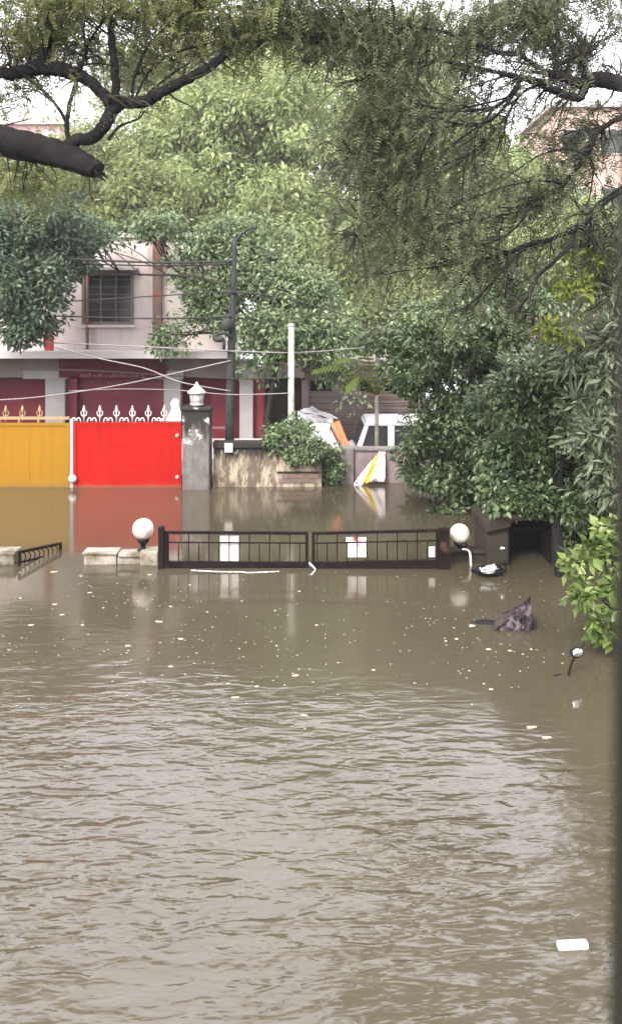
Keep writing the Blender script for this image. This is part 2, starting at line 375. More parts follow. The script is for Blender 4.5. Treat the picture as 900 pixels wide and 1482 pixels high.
def copy_tree(o, parent=None):
    c = o.copy(); COL.objects.link(c)
    if parent: c.parent = parent
    for ch in list(o.children): copy_tree(ch, c)
    return c


def smooth(pts, rad, sub=5):                           # Catmull-Rom through hand-set points
    pts = [Vector(q) for q in pts]; o = []; ro = []
    for i in range(len(pts) - 1):
        p0, p1, p2, p3 = pts[max(i - 1, 0)], pts[i], pts[i + 1], pts[min(i + 2, len(pts) - 1)]
        for k in range(sub):
            u = k / sub
            o.append(0.5 * (2 * p1 + (p2 - p0) * u + (2 * p0 - 5 * p1 + 4 * p2 - p3) * u * u + (3 * p1 - p0 - 3 * p2 + p3) * u ** 3))
            ro.append(rad[i] * (1 - u) + rad[i + 1] * u)
    o.append(pts[-1]); ro.append(rad[-1])
    return o, ro


# ------------------------------------------------------------------ foliage
def unit(a): return a / np.maximum(np.linalg.norm(a, axis=1, keepdims=True), 1e-9)


def leaf_object(name, mat, pos, axis, nrm, ln, wd, tone, parent):
    N = len(pos); axis = unit(axis); side = unit(np.cross(axis, nrm)); nrm = np.cross(side, axis)
    ln = ln[:, None]; wd = wd[:, None]
    b = pos; tip = pos + axis * ln - nrm * ln * 0.12
    l = pos + axis * ln * 0.45 + side * wd * 0.5 + nrm * wd * 0.14
    r = pos + axis * ln * 0.45 - side * wd * 0.5 + nrm * wd * 0.14
    V = np.stack([b, l, tip, r], 1).reshape(-1, 3)
    off = np.array(parent.location) if parent else np.zeros(3)
    V = (V - off).astype(np.float32)
    base = np.arange(N, dtype=np.int32)[:, None] * 4
    T = (base + np.array([[0, 1, 2, 0, 2, 3]], dtype=np.int32)).reshape(-1)
    me = bpy.data.meshes.new(name)
    me.vertices.add(4 * N); me.vertices.foreach_set('co', V.reshape(-1))
    me.loops.add(6 * N); me.loops.foreach_set('vertex_index', T)
    me.polygons.add(2 * N); me.polygons.foreach_set('loop_start', np.arange(0, 6 * N, 3, dtype=np.int32))
    me.update(calc_edges=True)
    at = me.attributes.new('tone', 'FLOAT', 'POINT')
    at.data.foreach_set('value', np.repeat(np.clip(tone, 0, 1), 4).astype(np.float32))
    me.materials.append(M[mat])
    ob = bpy.data.objects.new(name, me); COL.objects.link(ob)
    if parent: ob.parent = parent
    return ob


def rand_dir(n): return unit(RNG.normal(size=(n, 3)))


def clump_leaves(C, rad, per, ln, wd, up=0.5, droop=0.25, flat=0.75, tone_spread=0.28):
    """broad leaves gathered in clumps about the points C"""
    K = len(C); N = K * per
    c = np.repeat(C, per, 0); rr = np.repeat(rad, per)[:, None]
    d = rand_dir(N); d[:, 2] *= flat
    pos = c + d * rr * (RNG.random((N, 1)) ** 0.45)
    ax = unit(d + rand_dir(N) * 0.8 - np.array([0, 0, droop]))
    nr = unit(rand_dir(N) * 0.7 + np.array([0, 0, up]) + d * 0.35)
    sz_ = RNG.uniform(0.5, 1.4, N); L = ln * sz_; W = wd * sz_ * RNG.uniform(0.75, 1.2, N)
    ct = np.repeat(np.clip(RNG.normal(0.42, 0.2, K), 0, 1), per)
    tone = ct + RNG.normal(0, tone_spread, N)
    return pos, ax, nr, L, W, tone


def spray_leaves(O, A, length, pairs, ln, wd, tone_mid=0.4):
    """feathery compound leaves: leaflets in two rows along a drooping stalk"""
    K = len(O); A = unit(A)
    side = unit(np.cross(A, np.array([0, 0, 1.0]) + rand_dir(K) * 0.7)); up = np.cross(side, A)
    L = length * RNG.uniform(0.6, 1.25, K)
    t_ = (np.arange(pairs) + 0.7) / pairs
    tt = np.tile(np.concatenate([t_, t_]), K); sg = np.tile(np.concatenate([np.ones(pairs), -np.ones(pairs)]), K)
    n = 2 * pairs; Or = np.repeat(O, n, 0); Ar = np.repeat(A, n, 0); Sr = np.repeat(side, n, 0); Ur = np.repeat(up, n, 0); Lr = np.repeat(L, n)
    pos = Or + Ar * (tt * Lr)[:, None] - np.array([0, 0, 1.0]) * ((tt ** 2) * Lr * 0.30)[:, None]
    N = K * n
    ax = Sr * sg[:, None] + Ar * 0.55 + rand_dir(N) * 0.25
    nr = Ur + rand_dir(N) * 0.35
    ll = ln * RNG.uniform(0.7, 1.2, N) * (1.0 - 0.45 * tt)
    tone = np.repeat(np.clip(RNG.normal(tone_mid, 0.22, K), 0, 1), n) + RNG.normal(0, 0.15, N)
    return pos, ax, nr, ll, np.full(N, wd) * RNG.uniform(0.8, 1.2, N), tone


def join_leaves(parts): return [np.concatenate(z) for z in zip(*parts)]


def ell_points(e, n, shell=0.5):
    """n points in an ellipsoid given as (px, py, Y, rx_px, rz_px, depth_m)"""
    px, py, Y, rx, rz, dy = e; c = P(px, py, Y)
    d = rand_dir(n); r = (shell + (1 - shell) * RNG.random(n)) * (0.85 + 0.3 * RNG.random(n))
    for _ in range(3):
        r *= 1 + 0.20 * np.sin(d @ (RNG.normal(size=3) * 2.6) + RNG.random() * 6)
    k = RNG.random(n) < 0.25; r[k] *= RNG.random(k.sum())
    k = RNG.random(n) < 0.07; r[k] *= RNG.uniform(1.1, 1.4, k.sum())
    return np.array(c) + d * r[:, None] * np.array([rx * Y / F, dy, rz * Y / F])


def fill_points(e, n):
    px, py, Y, rx, rz, dy = e; c = np.array(P(px, py, Y)); n2 = int(n * 1.9)
    q = rand_dir(n2) * (RNG.random((n2, 1)) ** (1 / 2.6)) * (1 + .18 * RNG.normal(size=(n2, 1)))
    q = c + q * np.array([rx * Y / F, dy, rz * Y / F])
    f = np.zeros(n2)
    for k in (2.2, 4.5, 7.5):
        f += np.sin(q @ (RNG.normal(size=3) * k) + RNG.random() * 6)
    return q[np.argsort(f + RNG.normal(0, .35, n2))[:n]]


def branch_to(mb, a, b, r0, r1, n=6, wob=0.12, sub=4):
    a, b = Vector(a), Vector(b); L = (b - a).length
    q = [a]
    for k in (0.35, 0.7):
        j = Vector(rand_dir(1)[0]) * L * wob; j.z += L * 0.06
        q.append(a.lerp(b, k) + j)
    q.append(b); rr = [r0, r0 * 0.65 + r1 * 0.35, r0 * 0.3 + r1 * 0.7, r1]
    pts, rad = smooth(q, rr, sub); mb.tube(pts, rad, n, False); return pts


def broad_tree(name, label, base, fork, trunk_r, ells, leaf, ln, wd, per, crad, bark='bark_grey', group=None, up=0.5, droop=0.25, extra=None, shell=0.5, cat='tree'):
    """trunk from base to fork, limbs into each part of the crown, clumps of leaves; ells: list of (ellipsoid, clumps)"""
    root = empty(name, base, label, cat, group)
    mb = MB(); base, fork = Vector(base), Vector(fork)
    mid = base.lerp(fork, 0.5) + Vector((random.uniform(-.1, .1), random.uniform(-.1, .1), 0)) * (fork - base).length
    pts, rad = smooth([base, mid, fork], [trunk_r * 1.15, trunk_r, trunk_r * 0.8], 6); mb.tube(pts, rad, 10, False)
    Cs = []
    for e, k in ells:
        pc = P(*e[:3]); C = ell_points(e, k, shell); Cs.append(C)
        lim = branch_to(mb, fork, pc, trunk_r * 0.55, trunk_r * 0.22)
        for c in C[:: max(1, k // 14)]:
            branch_to(mb, lim[random.randrange(len(lim) // 2, len(lim))], c, trunk_r * 0.2, 0.006, 5, 0.1, 3)
    mb.build('trunk', bark, root)
    C = np.concatenate(Cs); K = len(C)
    parts = [clump_leaves(C, crad * RNG.uniform(0.55, 1.3, K), per, ln, wd, up, droop)]
    if extra: parts += extra
    leaf_object('crown', leaf, *join_leaves(parts), root)
    return root


# ================================================================== SETTING
g = MB(); g.add([(-150, -40, -0.95), (150, -40, -0.95), (150, 260, -0.95), (-150, 260, -0.95)], [(0, 1, 2, 3)])
structure(g.build('ground', 'ground'))
g = MB(); g.add([(-150, -40, 0), (150, -40, 0), (150, 260, 0), (-150, 260, 0)], [(0, 1, 2, 3)])
structure(g.build('flood_water', 'water'))
WB = -0.95                                            # everything stands on the drowned ground

# ------------------------------------------------------------------ pale two-storey house behind the gates
YB = 20.0
hb = lambda px: (px - CX) * YB / F
hz = lambda py: H - (py - HOR) * YB / F
house = empty('house', ((hb(-30) + hb(345)) / 2, YB, WB), 'pale pink two-storey house with maroon ground floor behind the coloured gates', 'house')
# upper wall built round the window opening
x0, x1, wx0, wx1 = hb(-60), hb(322), hb(119), hb(194)
zt, zb, wz0, wz1 = 4.98, hz(506), hz(470), hz(393)
uw = MB()
uw.box(x0, wx0, YB, YB + 5, zb, zt); uw.box(wx1, x1, YB, YB + 5, zb, zt)
uw.box(wx0, wx1, YB, YB + 5, zb, wz0); uw.box(wx0, wx1, YB, YB + 5, wz1, zt)
uw.box(wx0, wx1, YB + 0.22, YB + 5, wz0, wz1)
uw.build('wall', 'pink_wall', house)
MB().box(x0 - .3, x1 + .06, YB - .08, YB + 5.2, zt, zt + 0.10).build('roof', 'white_band', house)
win = MB()
for a, b, c_, d in ((wx0, wx0 + .07, wz0, wz1), (wx1 - .07, wx1, wz0, wz1), (wx0 + .07, wx1 - .07, wz1 - .09, wz1), (wx0 + .07, wx1 - .07, wz0, wz0 + .07)):
    win.box(a, b, YB - 0.03, YB + 0.10, c_, d)
window = win.build('window', 'window_frame', house)
third = (wx1 - wx0 - .14) / 3
for k in range(3):
    a = wx0 + .07 + third * k
    MB().box(a + .015, a + third - .015, YB + 0.10, YB + 0.12, wz0 + .07, wz1 - .09).build('pane', 'glass_dark', window)
for k in (1, 2):
    a = wx0 + .07 + third * k
    MB().box(a - .015, a + .015, YB + 0.05, YB + 0.12, wz0 + .07, wz1 - .09).build('mullion', 'window_frame', window)
for k in range(1, 7):
    z = wz0 + (wz1 - wz0) * k / 7
    MB().box(wx0 + .07, wx1 - .07, YB + 0.005, YB + 0.017, z - .006, z + .006).build('grille_bar', 'window_frame', window)
MB().box(wx0 - .1, wx1 + .1, YB - .18, YB - .005, wz1 + .03, wz1 + .09).build('window_hood', 'white_band', window)
MB().box(wx0 - .06, wx1 + .06, YB - .10, YB - .032, wz0 - .06, wz0).build('window_sill', 'white_band', window)
# slab over the ground floor
MB().box(x0, hb(346), YB - 0.9, YB + 5, hz(506) - 0.16, hz(506) - .002).build('balcony_slab', 'white_band', house)
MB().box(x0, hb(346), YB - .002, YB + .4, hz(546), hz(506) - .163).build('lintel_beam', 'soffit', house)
# ground floor: columns, maroon shop fronts
def column(a, b, cap=True):
    col = MB().box(hb(a), hb(b), YB - .05, YB + .4, WB, hz(548)).build('column', 'grey_post', house)
    if cap: MB().box(hb(a) - .5, hb(b) + .07, YB - .08, YB + .3, hz(548), hz(536)).build('capital', 'grey_post', col)
    return col
column(67, 95); column(238, 262); column(347, 366, False)
MB().box(hb(346) + .01, hb(372), YB - .04, YB + .4, hz(548), hz(520)).build('beam_end', 'grey_post', house)
MB().box(hb(95) + .003, hb(110), YB + .1, YB + .4, WB, hz(548)).build('door_jamb', 'maroon', house)
MB().box(hb(226), hb(238) - .003, YB + .1, YB + .4, WB, hz(548)).build('door_jamb', 'maroon', house)
sh = MB().box(hb(110), hb(226), YB + .3, YB + .36, WB, hz(547)).build('shop_shutter', 'maroon', house)
for k in range(16):
    z = hz(549) - 0.10 - k * 0.09
    MB().box(hb(110) + .01, hb(226) - .01, YB + .285, YB + .298, z, z + 0.06).build('slat', 'maroon', sh)
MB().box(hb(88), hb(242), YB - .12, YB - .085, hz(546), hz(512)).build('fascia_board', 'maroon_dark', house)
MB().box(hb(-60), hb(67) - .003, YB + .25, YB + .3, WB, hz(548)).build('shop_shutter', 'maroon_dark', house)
MB().box(hb(262) + .003, hb(347) - .003, YB + .3, YB + .36, WB, hz(548)).build('shop_shutter', 'maroon_dark', house)
MB().box(hb(304), hb(330), YB + .26, YB + .297, WB, hz(570)).build('door', 'maroon', house)
MB().box(hb(366) + .003, hb(381), YB + .1, YB + .36, WB, hz(548)).build('door', 'maroon', house)
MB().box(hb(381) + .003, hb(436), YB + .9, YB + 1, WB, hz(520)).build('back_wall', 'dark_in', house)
MB().box(hb(262), hb(420), YB - .9, YB - .06, WB, hz(634)).build('plinth', 'pink_wall', house)
for px in (268, 290, 312, 334):
    MB().bar((hb(px), YB - .85, hz(634)), (hb(px), YB - .85, hz(612)), .03).build('railing_post', 'rust', house)
MB().bar((hb(262), YB - .85, hz(612)), (hb(344), YB - .85, hz(612)), .04).build('railing', 'rust', house)
MB().box(hb(77), hb(87), YB - .62, YB - .46, hz(506), hz(458)).build('red_post', 'red_trim', house)
MB().tube([(hb(128), YB - .07, zt), (hb(128), YB - .07, hz(505))], .035).build('drainpipe', 'rust', house)
MB().box(hb(223), hb(235), YB - .16, YB - .003, hz(505), zt).build('chimney_stack', 'rust', house)
for k, px in enumerate((8, 28)):
    MB().tube([(hb(px), YB - .7, hz(506)), (hb(px), YB - .7, hz(476))], .03).build('railing_post', 'window_frame', house)
MB().tube([(x0, YB - .7, hz(476)), (hb(74), YB - .7, hz(476))], .02).build('railing', 'window_frame', house)

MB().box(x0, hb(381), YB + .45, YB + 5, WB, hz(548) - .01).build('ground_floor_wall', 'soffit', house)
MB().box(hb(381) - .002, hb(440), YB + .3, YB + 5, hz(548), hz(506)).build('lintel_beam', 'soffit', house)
rl = random.Random(5); xx = 119.0
let = MB()
while xx < 208:                                       # worn lettering, no longer readable
    wdt = rl.uniform(2, 4.5); let.box(hb(xx), hb(xx + wdt * .75), YB - .128, YB - .1205, hz(545.5), hz(545.5 - rl.uniform(3, 6))); xx += wdt + (3 if rl.random() < .15 else .6)
let.build('worn_lettering', 'maroon_worn', house)['kind'] = 'stuff'
# ------------------------------------------------------------------ shed with slatted shutter right of the house
shed = empty('garage', (hb(490), YB + .6, WB), 'low brown garage with slatted shutter and dark slots behind the tarpaulin', 'garage')
MB().box(hb(440), hb(620), YB + .55, YB + 4, hz(553), hz(530)).build('lintel', 'shutter', shed)
MB().box(hb(436) + .003, hb(446), YB + .5, YB + 4, WB, hz(553)).build('wall', 'shutter', shed)
MB().box(hb(604), hb(620), YB + .5, YB + 4, WB, hz(553)).build('wall', 'shutter', shed)
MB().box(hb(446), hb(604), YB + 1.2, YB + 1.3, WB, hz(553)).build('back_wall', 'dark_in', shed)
z = hz(553)
MB().box(hb(434), hb(624), YB + .3, YB + 4.2, hz(530), hz(524)).build('roof', 'soffit', shed)
for k in range(13):
    zz = hz(570) - k * 0.15
    sl = MB(); sl.box(hb(446) + .003, hb(604) - .003, YB + .70, YB + .72, zz - .135, zz, Matrix.Translation((0, 0, 0)))
    sl.box(hb(446) + .003, hb(604) - .003, YB + .66, YB + .70, zz - .03, zz)
    sl.build('slat', 'shutter', shed)
for a, b in ((446, 449), (481, 499), (512, 524), (536, 560), (572, 604)):
    MB().box(hb(a) + .003, hb(b), YB + .68, YB + .72, hz(570) + .003, z - .003).build('slot_block', 'shutter', shed)

# ------------------------------------------------------------------ far blocks seen through the gaps
def far_block(label, xa, xb, Y, ztop, mat, cols, rows):
    b = empty('apartment_block', ((xa + xb) / 2, Y, WB), label, 'building')
    MB().box(xa, xb, Y, Y + 8, WB, ztop).build('wall', mat, b)
    MB().box(xa - .3, xb + .3, Y - .3, Y + 8.3, ztop, ztop + .3).build('roof', 'white_band', b)
    for i in range(cols):
        for j in range(rows):
            x = xa + (i + .5) * (xb - xa) / cols; zc = ztop - 1.8 - j * 3.1
            f = MB().box(x - .7, x + .7, Y - .08, Y - .004, zc - .7, zc + .7).build('window', 'white_band', b)
            MB().box(x - .6, x + .6, Y - .1, Y - .083, zc - .6, zc + .6).build('pane', 'glass_dark', f)
far_block('salmon apartment block glimpsed through the branches at the far right', 13.0, 19.0, 46, 14.2, 'salmon', 3, 4)
far_block('rose-coloured block glimpsed above the broken branch at the left', -17.5, -12.2, 42, 12.4, 'rose', 2, 3)

# ================================================================== THE GATES ACROSS THE LANE
YG = 16.0
gx = lambda px: (px - CX) * YG / F
gz = lambda py: H - (py - HOR) * YG / F

def spike(parent, px, mat, ztop=586, zbot=611):
    c = (gx(px), YG, gz(zbot)); hgt = gz(ztop) - gz(zbot); q = MB()
    q.lathe(c, [(.012, 0), (.012, hgt * .25), (.028, hgt * .33), (.011, hgt * .40), (.012, hgt * .55), (.032, hgt * .70), (.022, hgt * .82), (.002, hgt)], 8)
    for s in (-1, 1):
        a = Vector(c)
        q.tube(smooth([a + Vector((0, 0, hgt * .35)), a + Vector((s * .04, 0, hgt * .40)), a + Vector((s * .052, 0, hgt * .56)), a + Vector((s * .036, 0, hgt * .64))], [.012] * 4, 3)[0], .011, 5)
    return q.build('spike', mat, parent)

def curl(parent, px, mat):
    a = Vector((gx(px), YG, gz(611))); q = MB()
    for s in (-1, 1):
        pts = [a + Vector((s * .085, 0, .0)), a + Vector((s * .06, 0, .075)), a + Vector((s * .012, 0, .06)), a + Vector((s * .02, 0, .02))]
        q.tube(smooth(pts, [.013] * 4, 3)[0], .013, 5)
    return q.build('curl', mat, parent)

def sheet_gate(label, xa, xb, mat, trim, tops, curls, top):
    r = empty('sheet_metal_gate', (gx((xa + xb) / 2), YG, WB), label, 'gate')
    X0, X1 = gx(xa), gx(xb)
    MB().box(X0 + .03, X1 - .03, YG - .012, YG + .012, WB + .05, gz(top) - .03).build('panel', mat, r)
    for a, b in ((X0, X0 + .05), (X1 - .05, X1)):
        MB().box(a, b, YG - .03, YG + .03, WB + .02, gz(top)).build('stile', mat, r)
    MB().box(X0 + .052, X1 - .052, YG - .028, YG + .028, gz(top) - .05, gz(top) - .002).build('top_rail', mat, r)
    for k_ in (1, 2):
        xs = X0 + (X1 - X0) * k_ / 3
        MB().box(xs - .012, xs + .012, YG - .0165, YG - .0125, WB + .06, gz(top) - .055).build('seam_strip', mat, r)
    for x in tops: spike(r, x, trim)
    for x in curls: curl(r, x, trim)
    return r

yg = sheet_gate('mustard yellow sheet metal gate with faint spikes standing in the flood', -75, 101.5, 'yellow', 'yellow_iron', [-40, -15, 9, 33, 58], [], 612)
MB().box(gx(-75), gx(101), YG - .02, YG + .02, gz(607), gz(603)).build('upper_rail', 'yellow_iron', yg)
for x in (-60, -30, 0, 28, 56, 90): MB().box(gx(x) - .015, gx(x) + .015, YG - .012, YG + .012, gz(611.8), gz(607.2)).build('rail_stub', 'yellow_iron', yg)
rg = sheet_gate('bright red sheet metal gate topped by white spear finials', 108, 263, 'red', 'white_iron', [122, 145, 169, 192, 215, 238], [111, 133.5, 157, 180, 203, 227], 611)
for x, y in ((257, 630), (257, 690)):
    MB().ball((gx(x), YG - .03, gz(y)), .035, 10).build('hinge', 'white_iron', rg)
k = MB(); k.lathe((gx(107), YG - .05, gz(692)), [(.02, -.02), (.07, -.01), (.08, .02), (.05, .05), (.01, .06)], 12, Matrix.Rotation(R(90), 3, 'X')); k.build('round_latch', 'white_iron', rg)
tag(MB().box(gx(102.2), gx(107.4), YG - .04, YG + .10, WB, gz(606)).build('gate_post', 'grey_post', bevel=.008), 'slim grey post between the yellow and the red gate', 'post')
# white cast ornament beside the pillar
prof = [(229, 608), (240, 604), (246, 598), (248, 590), (246, 584), (250, 578), (255, 577), (259, 581), (259, 588), (262, 596), (263, 610), (229, 610)]
tag(MB().prism([(gx(a), gz(b)) for a, b in prof], YG + .02, YG + .12).build('gate_ornament', 'white_iron', bevel=.012), 'white swan-like ornament on the red gate beside the pillar', 'ornament')

# pillar with lantern
pl = empty('gate_pillar', (gx(286), YG, WB), 'black-moulded cement gate pillar with white peeling patches', 'pillar')
MB().box(gx(267), gx(305), YG - .24, YG + .26, WB, gz(592)).build('shaft', 'mould_pillar', pl, .015)
MB().box(gx(264), gx(308), YG - .28, YG + .30, gz(592), gz(588)).build('cap', 'mould_pillar', pl, .01)
ln_ = empty('lantern', (gx(285), YG, gz(588)), 'small lantern with white conical cap on the mouldy pillar', 'lantern')
lz = lambda py: gz(py)
MB().lathe((gx(285), YG, 0), [(.09, lz(588)), (.13, lz(585)), (.13, lz(584))], 6).build('foot', 'lamp_cap', ln_)
MB().lathe((gx(285), YG, 0), [(.10, lz(584)), (.135, lz(568))], 6).build('glass', 'lantern', ln_)
for k in range(6):
    a = k * math.pi / 3
    c0 = Vector((gx(285), YG, 0)); d_ = Vector((math.cos(a), math.sin(a), 0))
    MB().bar(c0 + d_ * .104 + Vector((0, 0, lz(584))), c0 + d_ * .139 + Vector((0, 0, lz(568))), .014).build('glazing_bar', 'grey_post', ln_)
MB().lathe((gx(285), YG, 0), [(.175, lz(569)), (.17, lz(567)), (.10, lz(562)), (.05, lz(559)), (.035, lz(556)), (.02, lz(554)), (.002, lz(552))], 14).build('conical_cap', 'lamp_cap', ln_)

# ------------------------------------------------------------------ stained boundary wall beyond the pillar
bw = empty('boundary_wall', (gx(386), YG + .1, WB), 'cream boundary wall blackened by mould beside the gate pillar', 'wall')
MB().box(gx(309), gx(465), YG + .02, YG + .24, WB, gz(648)).build('panel', 'mould_wall', bw)
MB().box(gx(308.3), gx(467), YG - .03, YG + .29, gz(648), gz(640)).build('coping', 'mould_wall', bw, .01)
for r_ in range(2):
    for k in range(5):
        xx = 404 + k * 11.2 + (r_ * 4)
        MB().box(gx(xx), gx(min(xx + 10.4, 461)), YG + .003, YG + .018, gz(699 - r_ * 7), gz(693.2 - r_ * 7)).build('brick', 'rust', bw)
MB().box(gx(401), gx(462), YG - .003, YG + .018, gz(685), gz(682.5)).build('ledge', 'booth', bw)
sg = MB().box(gx(325.5), gx(337), YG - .045, YG - .033, gz(654), gz(641)).build('number_plate', 'board_white')
tag(sg, 'small white plate fixed on the mouldy wall by the pillar', 'plate')
b2 = empty('boundary_wall', (gx(620), YG + .5, WB), 'mauve stained wall with a pale pier running behind the leafy tree', 'wall')
MB().box(gx(467) + .003, gx(494), YG + .4, YG + .6, WB, gz(655)).build('panel', 'mauve_wall', b2)
MB().box(gx(494), gx(513), YG + .32, YG + .66, WB, gz(652)).build('pier', 'cement', b2, .01)
MB().box(gx(513) + .003, gx(960), YG + .4, YG + .6, WB, gz(657)).build('panel', 'mauve_wall', b2)
MB().box(gx(513) + .003, gx(960), YG + .36, YG + .64, gz(657), gz(653)).build('coping', 'cement', b2, .008)
# torn banner slumped over the wall
bn = empty('banner', (gx(540), YG + .3, 0), 'torn white banner with a yellow stripe slumped down the mauve wall', 'banner')
def quad_sheet(c4, Y, nu=9, nv=7, amp=.02, seed=0):
    rr = random.Random(seed); ph = rr.random() * 6
    a, b, c_, d = [P(x, y, Yq) for x, y, Yq in c4]
    gr = []
    for i in range(nv):
        row = []
        for j in range(nu):
            u, v_ = j / (nu - 1), i / (nv - 1)
            q = a.lerp(b, u).lerp(d.lerp(c_, u), v_)
            q.y += amp * math.sin(u * 7 + v_ * 4 + ph) + amp * .6 * math.sin(v_ * 11 + ph)
            row.append(q)
        gr.append(row)
    return gr
Yn = YG + .30
MB().sheet(quad_sheet([(548, 654, Yn + .02), (557.5, 654, Yn + .02), (557, 697, Yn - .05), (535, 697, Yn - .1)], Yn, seed=1)).build('white_panel', 'banner_white', bn)
MB().sheet(quad_sheet([(541, 664, Yn), (548, 655, Yn), (535, 697, Yn - .1), (522, 704, Yn - .12)], Yn, seed=1)).build('yellow_stripe', 'banner_yellow', bn)
MB().sheet(quad_sheet([(537, 668, Yn - .01), (541, 664, Yn), (522, 704, Yn - .12), (512, 699, Yn - .12)], Yn, seed=1)).build('white_edge', 'banner_white', bn)
MB().sheet(quad_sheet([(512, 699.5, Yn - .12), (522, 704.3, Yn - .12), (521, 709, Yn - .12), (514, 708, Yn - .12)], Yn, seed=1)).build('hem', 'banner_white', bn)

def crumple(c4, nu, nv, amp, seed):                     # a stiff sheet bent into sharp folds between four corners
    rr = random.Random(seed); ph = [rr.uniform(0, 6) for _ in range(6)]
    a, b, c_, d = [P(*q) for q in c4]; out = []
    tri = lambda x: abs((x / 6.283) % 1 - .5) * 4 - 1
    for i in range(nv):
        row = []
        for j in range(nu):
            u, v_ = j / (nu - 1), i / (nv - 1); q = a.lerp(b, u).lerp(d.lerp(c_, u), v_)
            k = tri(9 * u + 5 * v_ + ph[0]) * .5 + tri(17 * u - 11 * v_ + ph[1]) * .35 + tri(21 * v_ + 6 * u + ph[2]) * .3
            edge = min(1, 6 * min(v_ + .1, 1.1 - v_))
            row.append(q + Vector((amp * .3 * tri(14 * v_ + ph[3]), -amp * k, amp * .6 * tri(12 * u + 8 * v_ + ph[4]) * edge)))
        out.append(row)
    return out
# ------------------------------------------------------------------ tarpaulin heap behind the wall
YT = 17.6
tp = empty('tarpaulin', (P(468, 640, YT).x, YT, WB), 'grey plastic tarpaulin slumped over a heap behind the wall', 'tarpaulin')
def mound(cx_, rx, ztop, zlow, nseed):
    gr = []; rr = random.Random(nseed); ph = [rr.random() * 6 for _ in range(6)]
    for i in range(17):
        row = []
        for j in range(33):
            u, v_ = j / 32 * 2 - 1, i / 16 * 2 - 1
            rr2 = min(1, (abs(u) ** 2.4 + abs(v_) ** 2.4))
            hh = (1 - rr2) ** 0.55
            fold = .028 * math.sin(9 * u + 3 * v_ + ph[0]) + .02 * math.sin(17 * u - 6 * v_ + ph[1]) + .018 * math.sin(13 * v_ + 5 * u + ph[2])
            z_ = zlow + (ztop - zlow) * hh + fold * (.3 + hh) - .30 * max(0, u + .3) * hh
            row.append((cx_ + rx * u + fold * .3, YT + .55 * v_ + fold * .4, z_))
        gr.append(row)
    return gr
c_ = P(467, 640, YT)
MB().sheet(mound(c_.x - .02, .66, P(0, 603, YT).z, WB + .3, 3)).build('cover', 'tarp_grey', tp)
def tarp_q(c4, name, mat, dy=-.0): MB().sheet(quad_sheet(c4, YT, amp=.012, seed=4)).build(name, mat, tp)
Yq = YT - .52
MB().sheet(crumple([(430, 596, YT - .05), (482, 604, YT - .15), (486, 652, Yq - .02), (438, 650, Yq + .02)], 19, 13, .05, 12)).build('crumpled_cover', 'tarp_grey', tp)
MB().sheet(crumple([(432, 594, YT - .04), (452, 588, YT + .1), (492, 607, YT - .02), (480, 606, YT - .2)], 13, 7, .035, 14)).build('crumpled_cover', 'tarp_grey', tp)
tarp_q([(447, 612, Yq + .0), (478, 614, Yq + .02), (474, 652, Yq - .03), (452, 650, Yq - .03)], 'white_fold', 'tarp_white')
tarp_q([(475, 613, Yq + .1), (491, 609, Yq + .1), (508, 650, Yq - .05), (499, 653, Yq - .05)], 'orange_stripe', 'tarp_orange')
tarp_q([(474, 614, Yq + .09), (477, 613, Yq + .09), (500, 653, Yq - .06), (494, 655, Yq - .06)], 'dark_stripe', 'tarp_black')
tarp_q([(470, 616, Yq + .08), (474.3, 614, Yq + .08), (494.5, 655, Yq - .06), (478, 655, Yq - .06)], 'white_panel', 'tarp_white')

# ------------------------------------------------------------------ white van behind the wall
YV = 18.6
van = empty('van', (P(570, 650, YV).x, YV + .8, WB), 'white van with dark windows parked behind the mauve wall', 'van')
vx = lambda px: (px - CX) * YV / F
vz = lambda py: H - (py - HOR) * YV / F
L0 = vx(512); L1 = L0 + 3.4
body = [(L0 - .35, WB + .3), (L0 - .38, vz(660)), (L0 + .02, vz(651)), (L1, vz(651)), (L1 + .05, vz(665)), (L1, WB + .3)]
MB().prism(body, YV, YV + 1.5).build('body', 'car_white', van, .03)
def strip(poly, y0, y1, name, mat, bev=.008): return MB().prism(poly, y0, y1).build(name, mat, van, bev)
rf = vz(610)
strip([(vx(527), vz(617)), (vx(532), rf), (L1 - .12, rf), (L1 - .06, vz(617))], YV + .05, YV + 1.45, 'roof', 'car_white', .02)
strip([(vx(515), vz(650.8)), (vx(523), vz(650.8)), (vx(533.5), vz(617.3)), (vx(527), vz(617.3))], YV + .04, YV + .12, 'front_pillar', 'car_white')
strip([(vx(523.5), vz(650.5)), (vx(561), vz(650.5)), (vx(561), vz(617.5)), (vx(533.8), vz(617.5))], YV + .08, YV + .10, 'side_window', 'glass_dark', 0)
strip([(vx(561.3), vz(650.8)), (vx(571), vz(650.8)), (vx(571), vz(617.3)), (vx(561.3), vz(617.3))], YV + .04, YV + .12, 'pillar', 'car_white')
strip([(vx(571.3), vz(650.5)), (vx(640), vz(650.5)), (vx(640), vz(617.5)), (vx(571.3), vz(617.5))], YV + .08, YV + .10, 'side_window', 'glass_dark', 0)
strip([(vx(640.3), vz(650.8)), (L1 - .02, vz(650.8)), (L1 - .08, vz(617.3)), (vx(640.3), vz(617.3))], YV + .04, YV + 1.46, 'rear_quarter', 'car_white')
strip([(vx(515), vz(650.8)), (vx(517), vz(650.8)), (vx(529), vz(617.3)), (vx(527), vz(617.3))], YV + .13, YV + 1.4, 'windscreen', 'glass_dark', 0)
for xx in (L0 + .35, L1 - .6):
    MB().lathe((xx, YV + .02, WB + .3), [(.12, -.02), (.29, -.01), (.30, .05), (.29, .17), (.1, .18)], 18, Matrix.Rotation(R(-90), 3, 'X')).build('wheel', 'tyre', van)

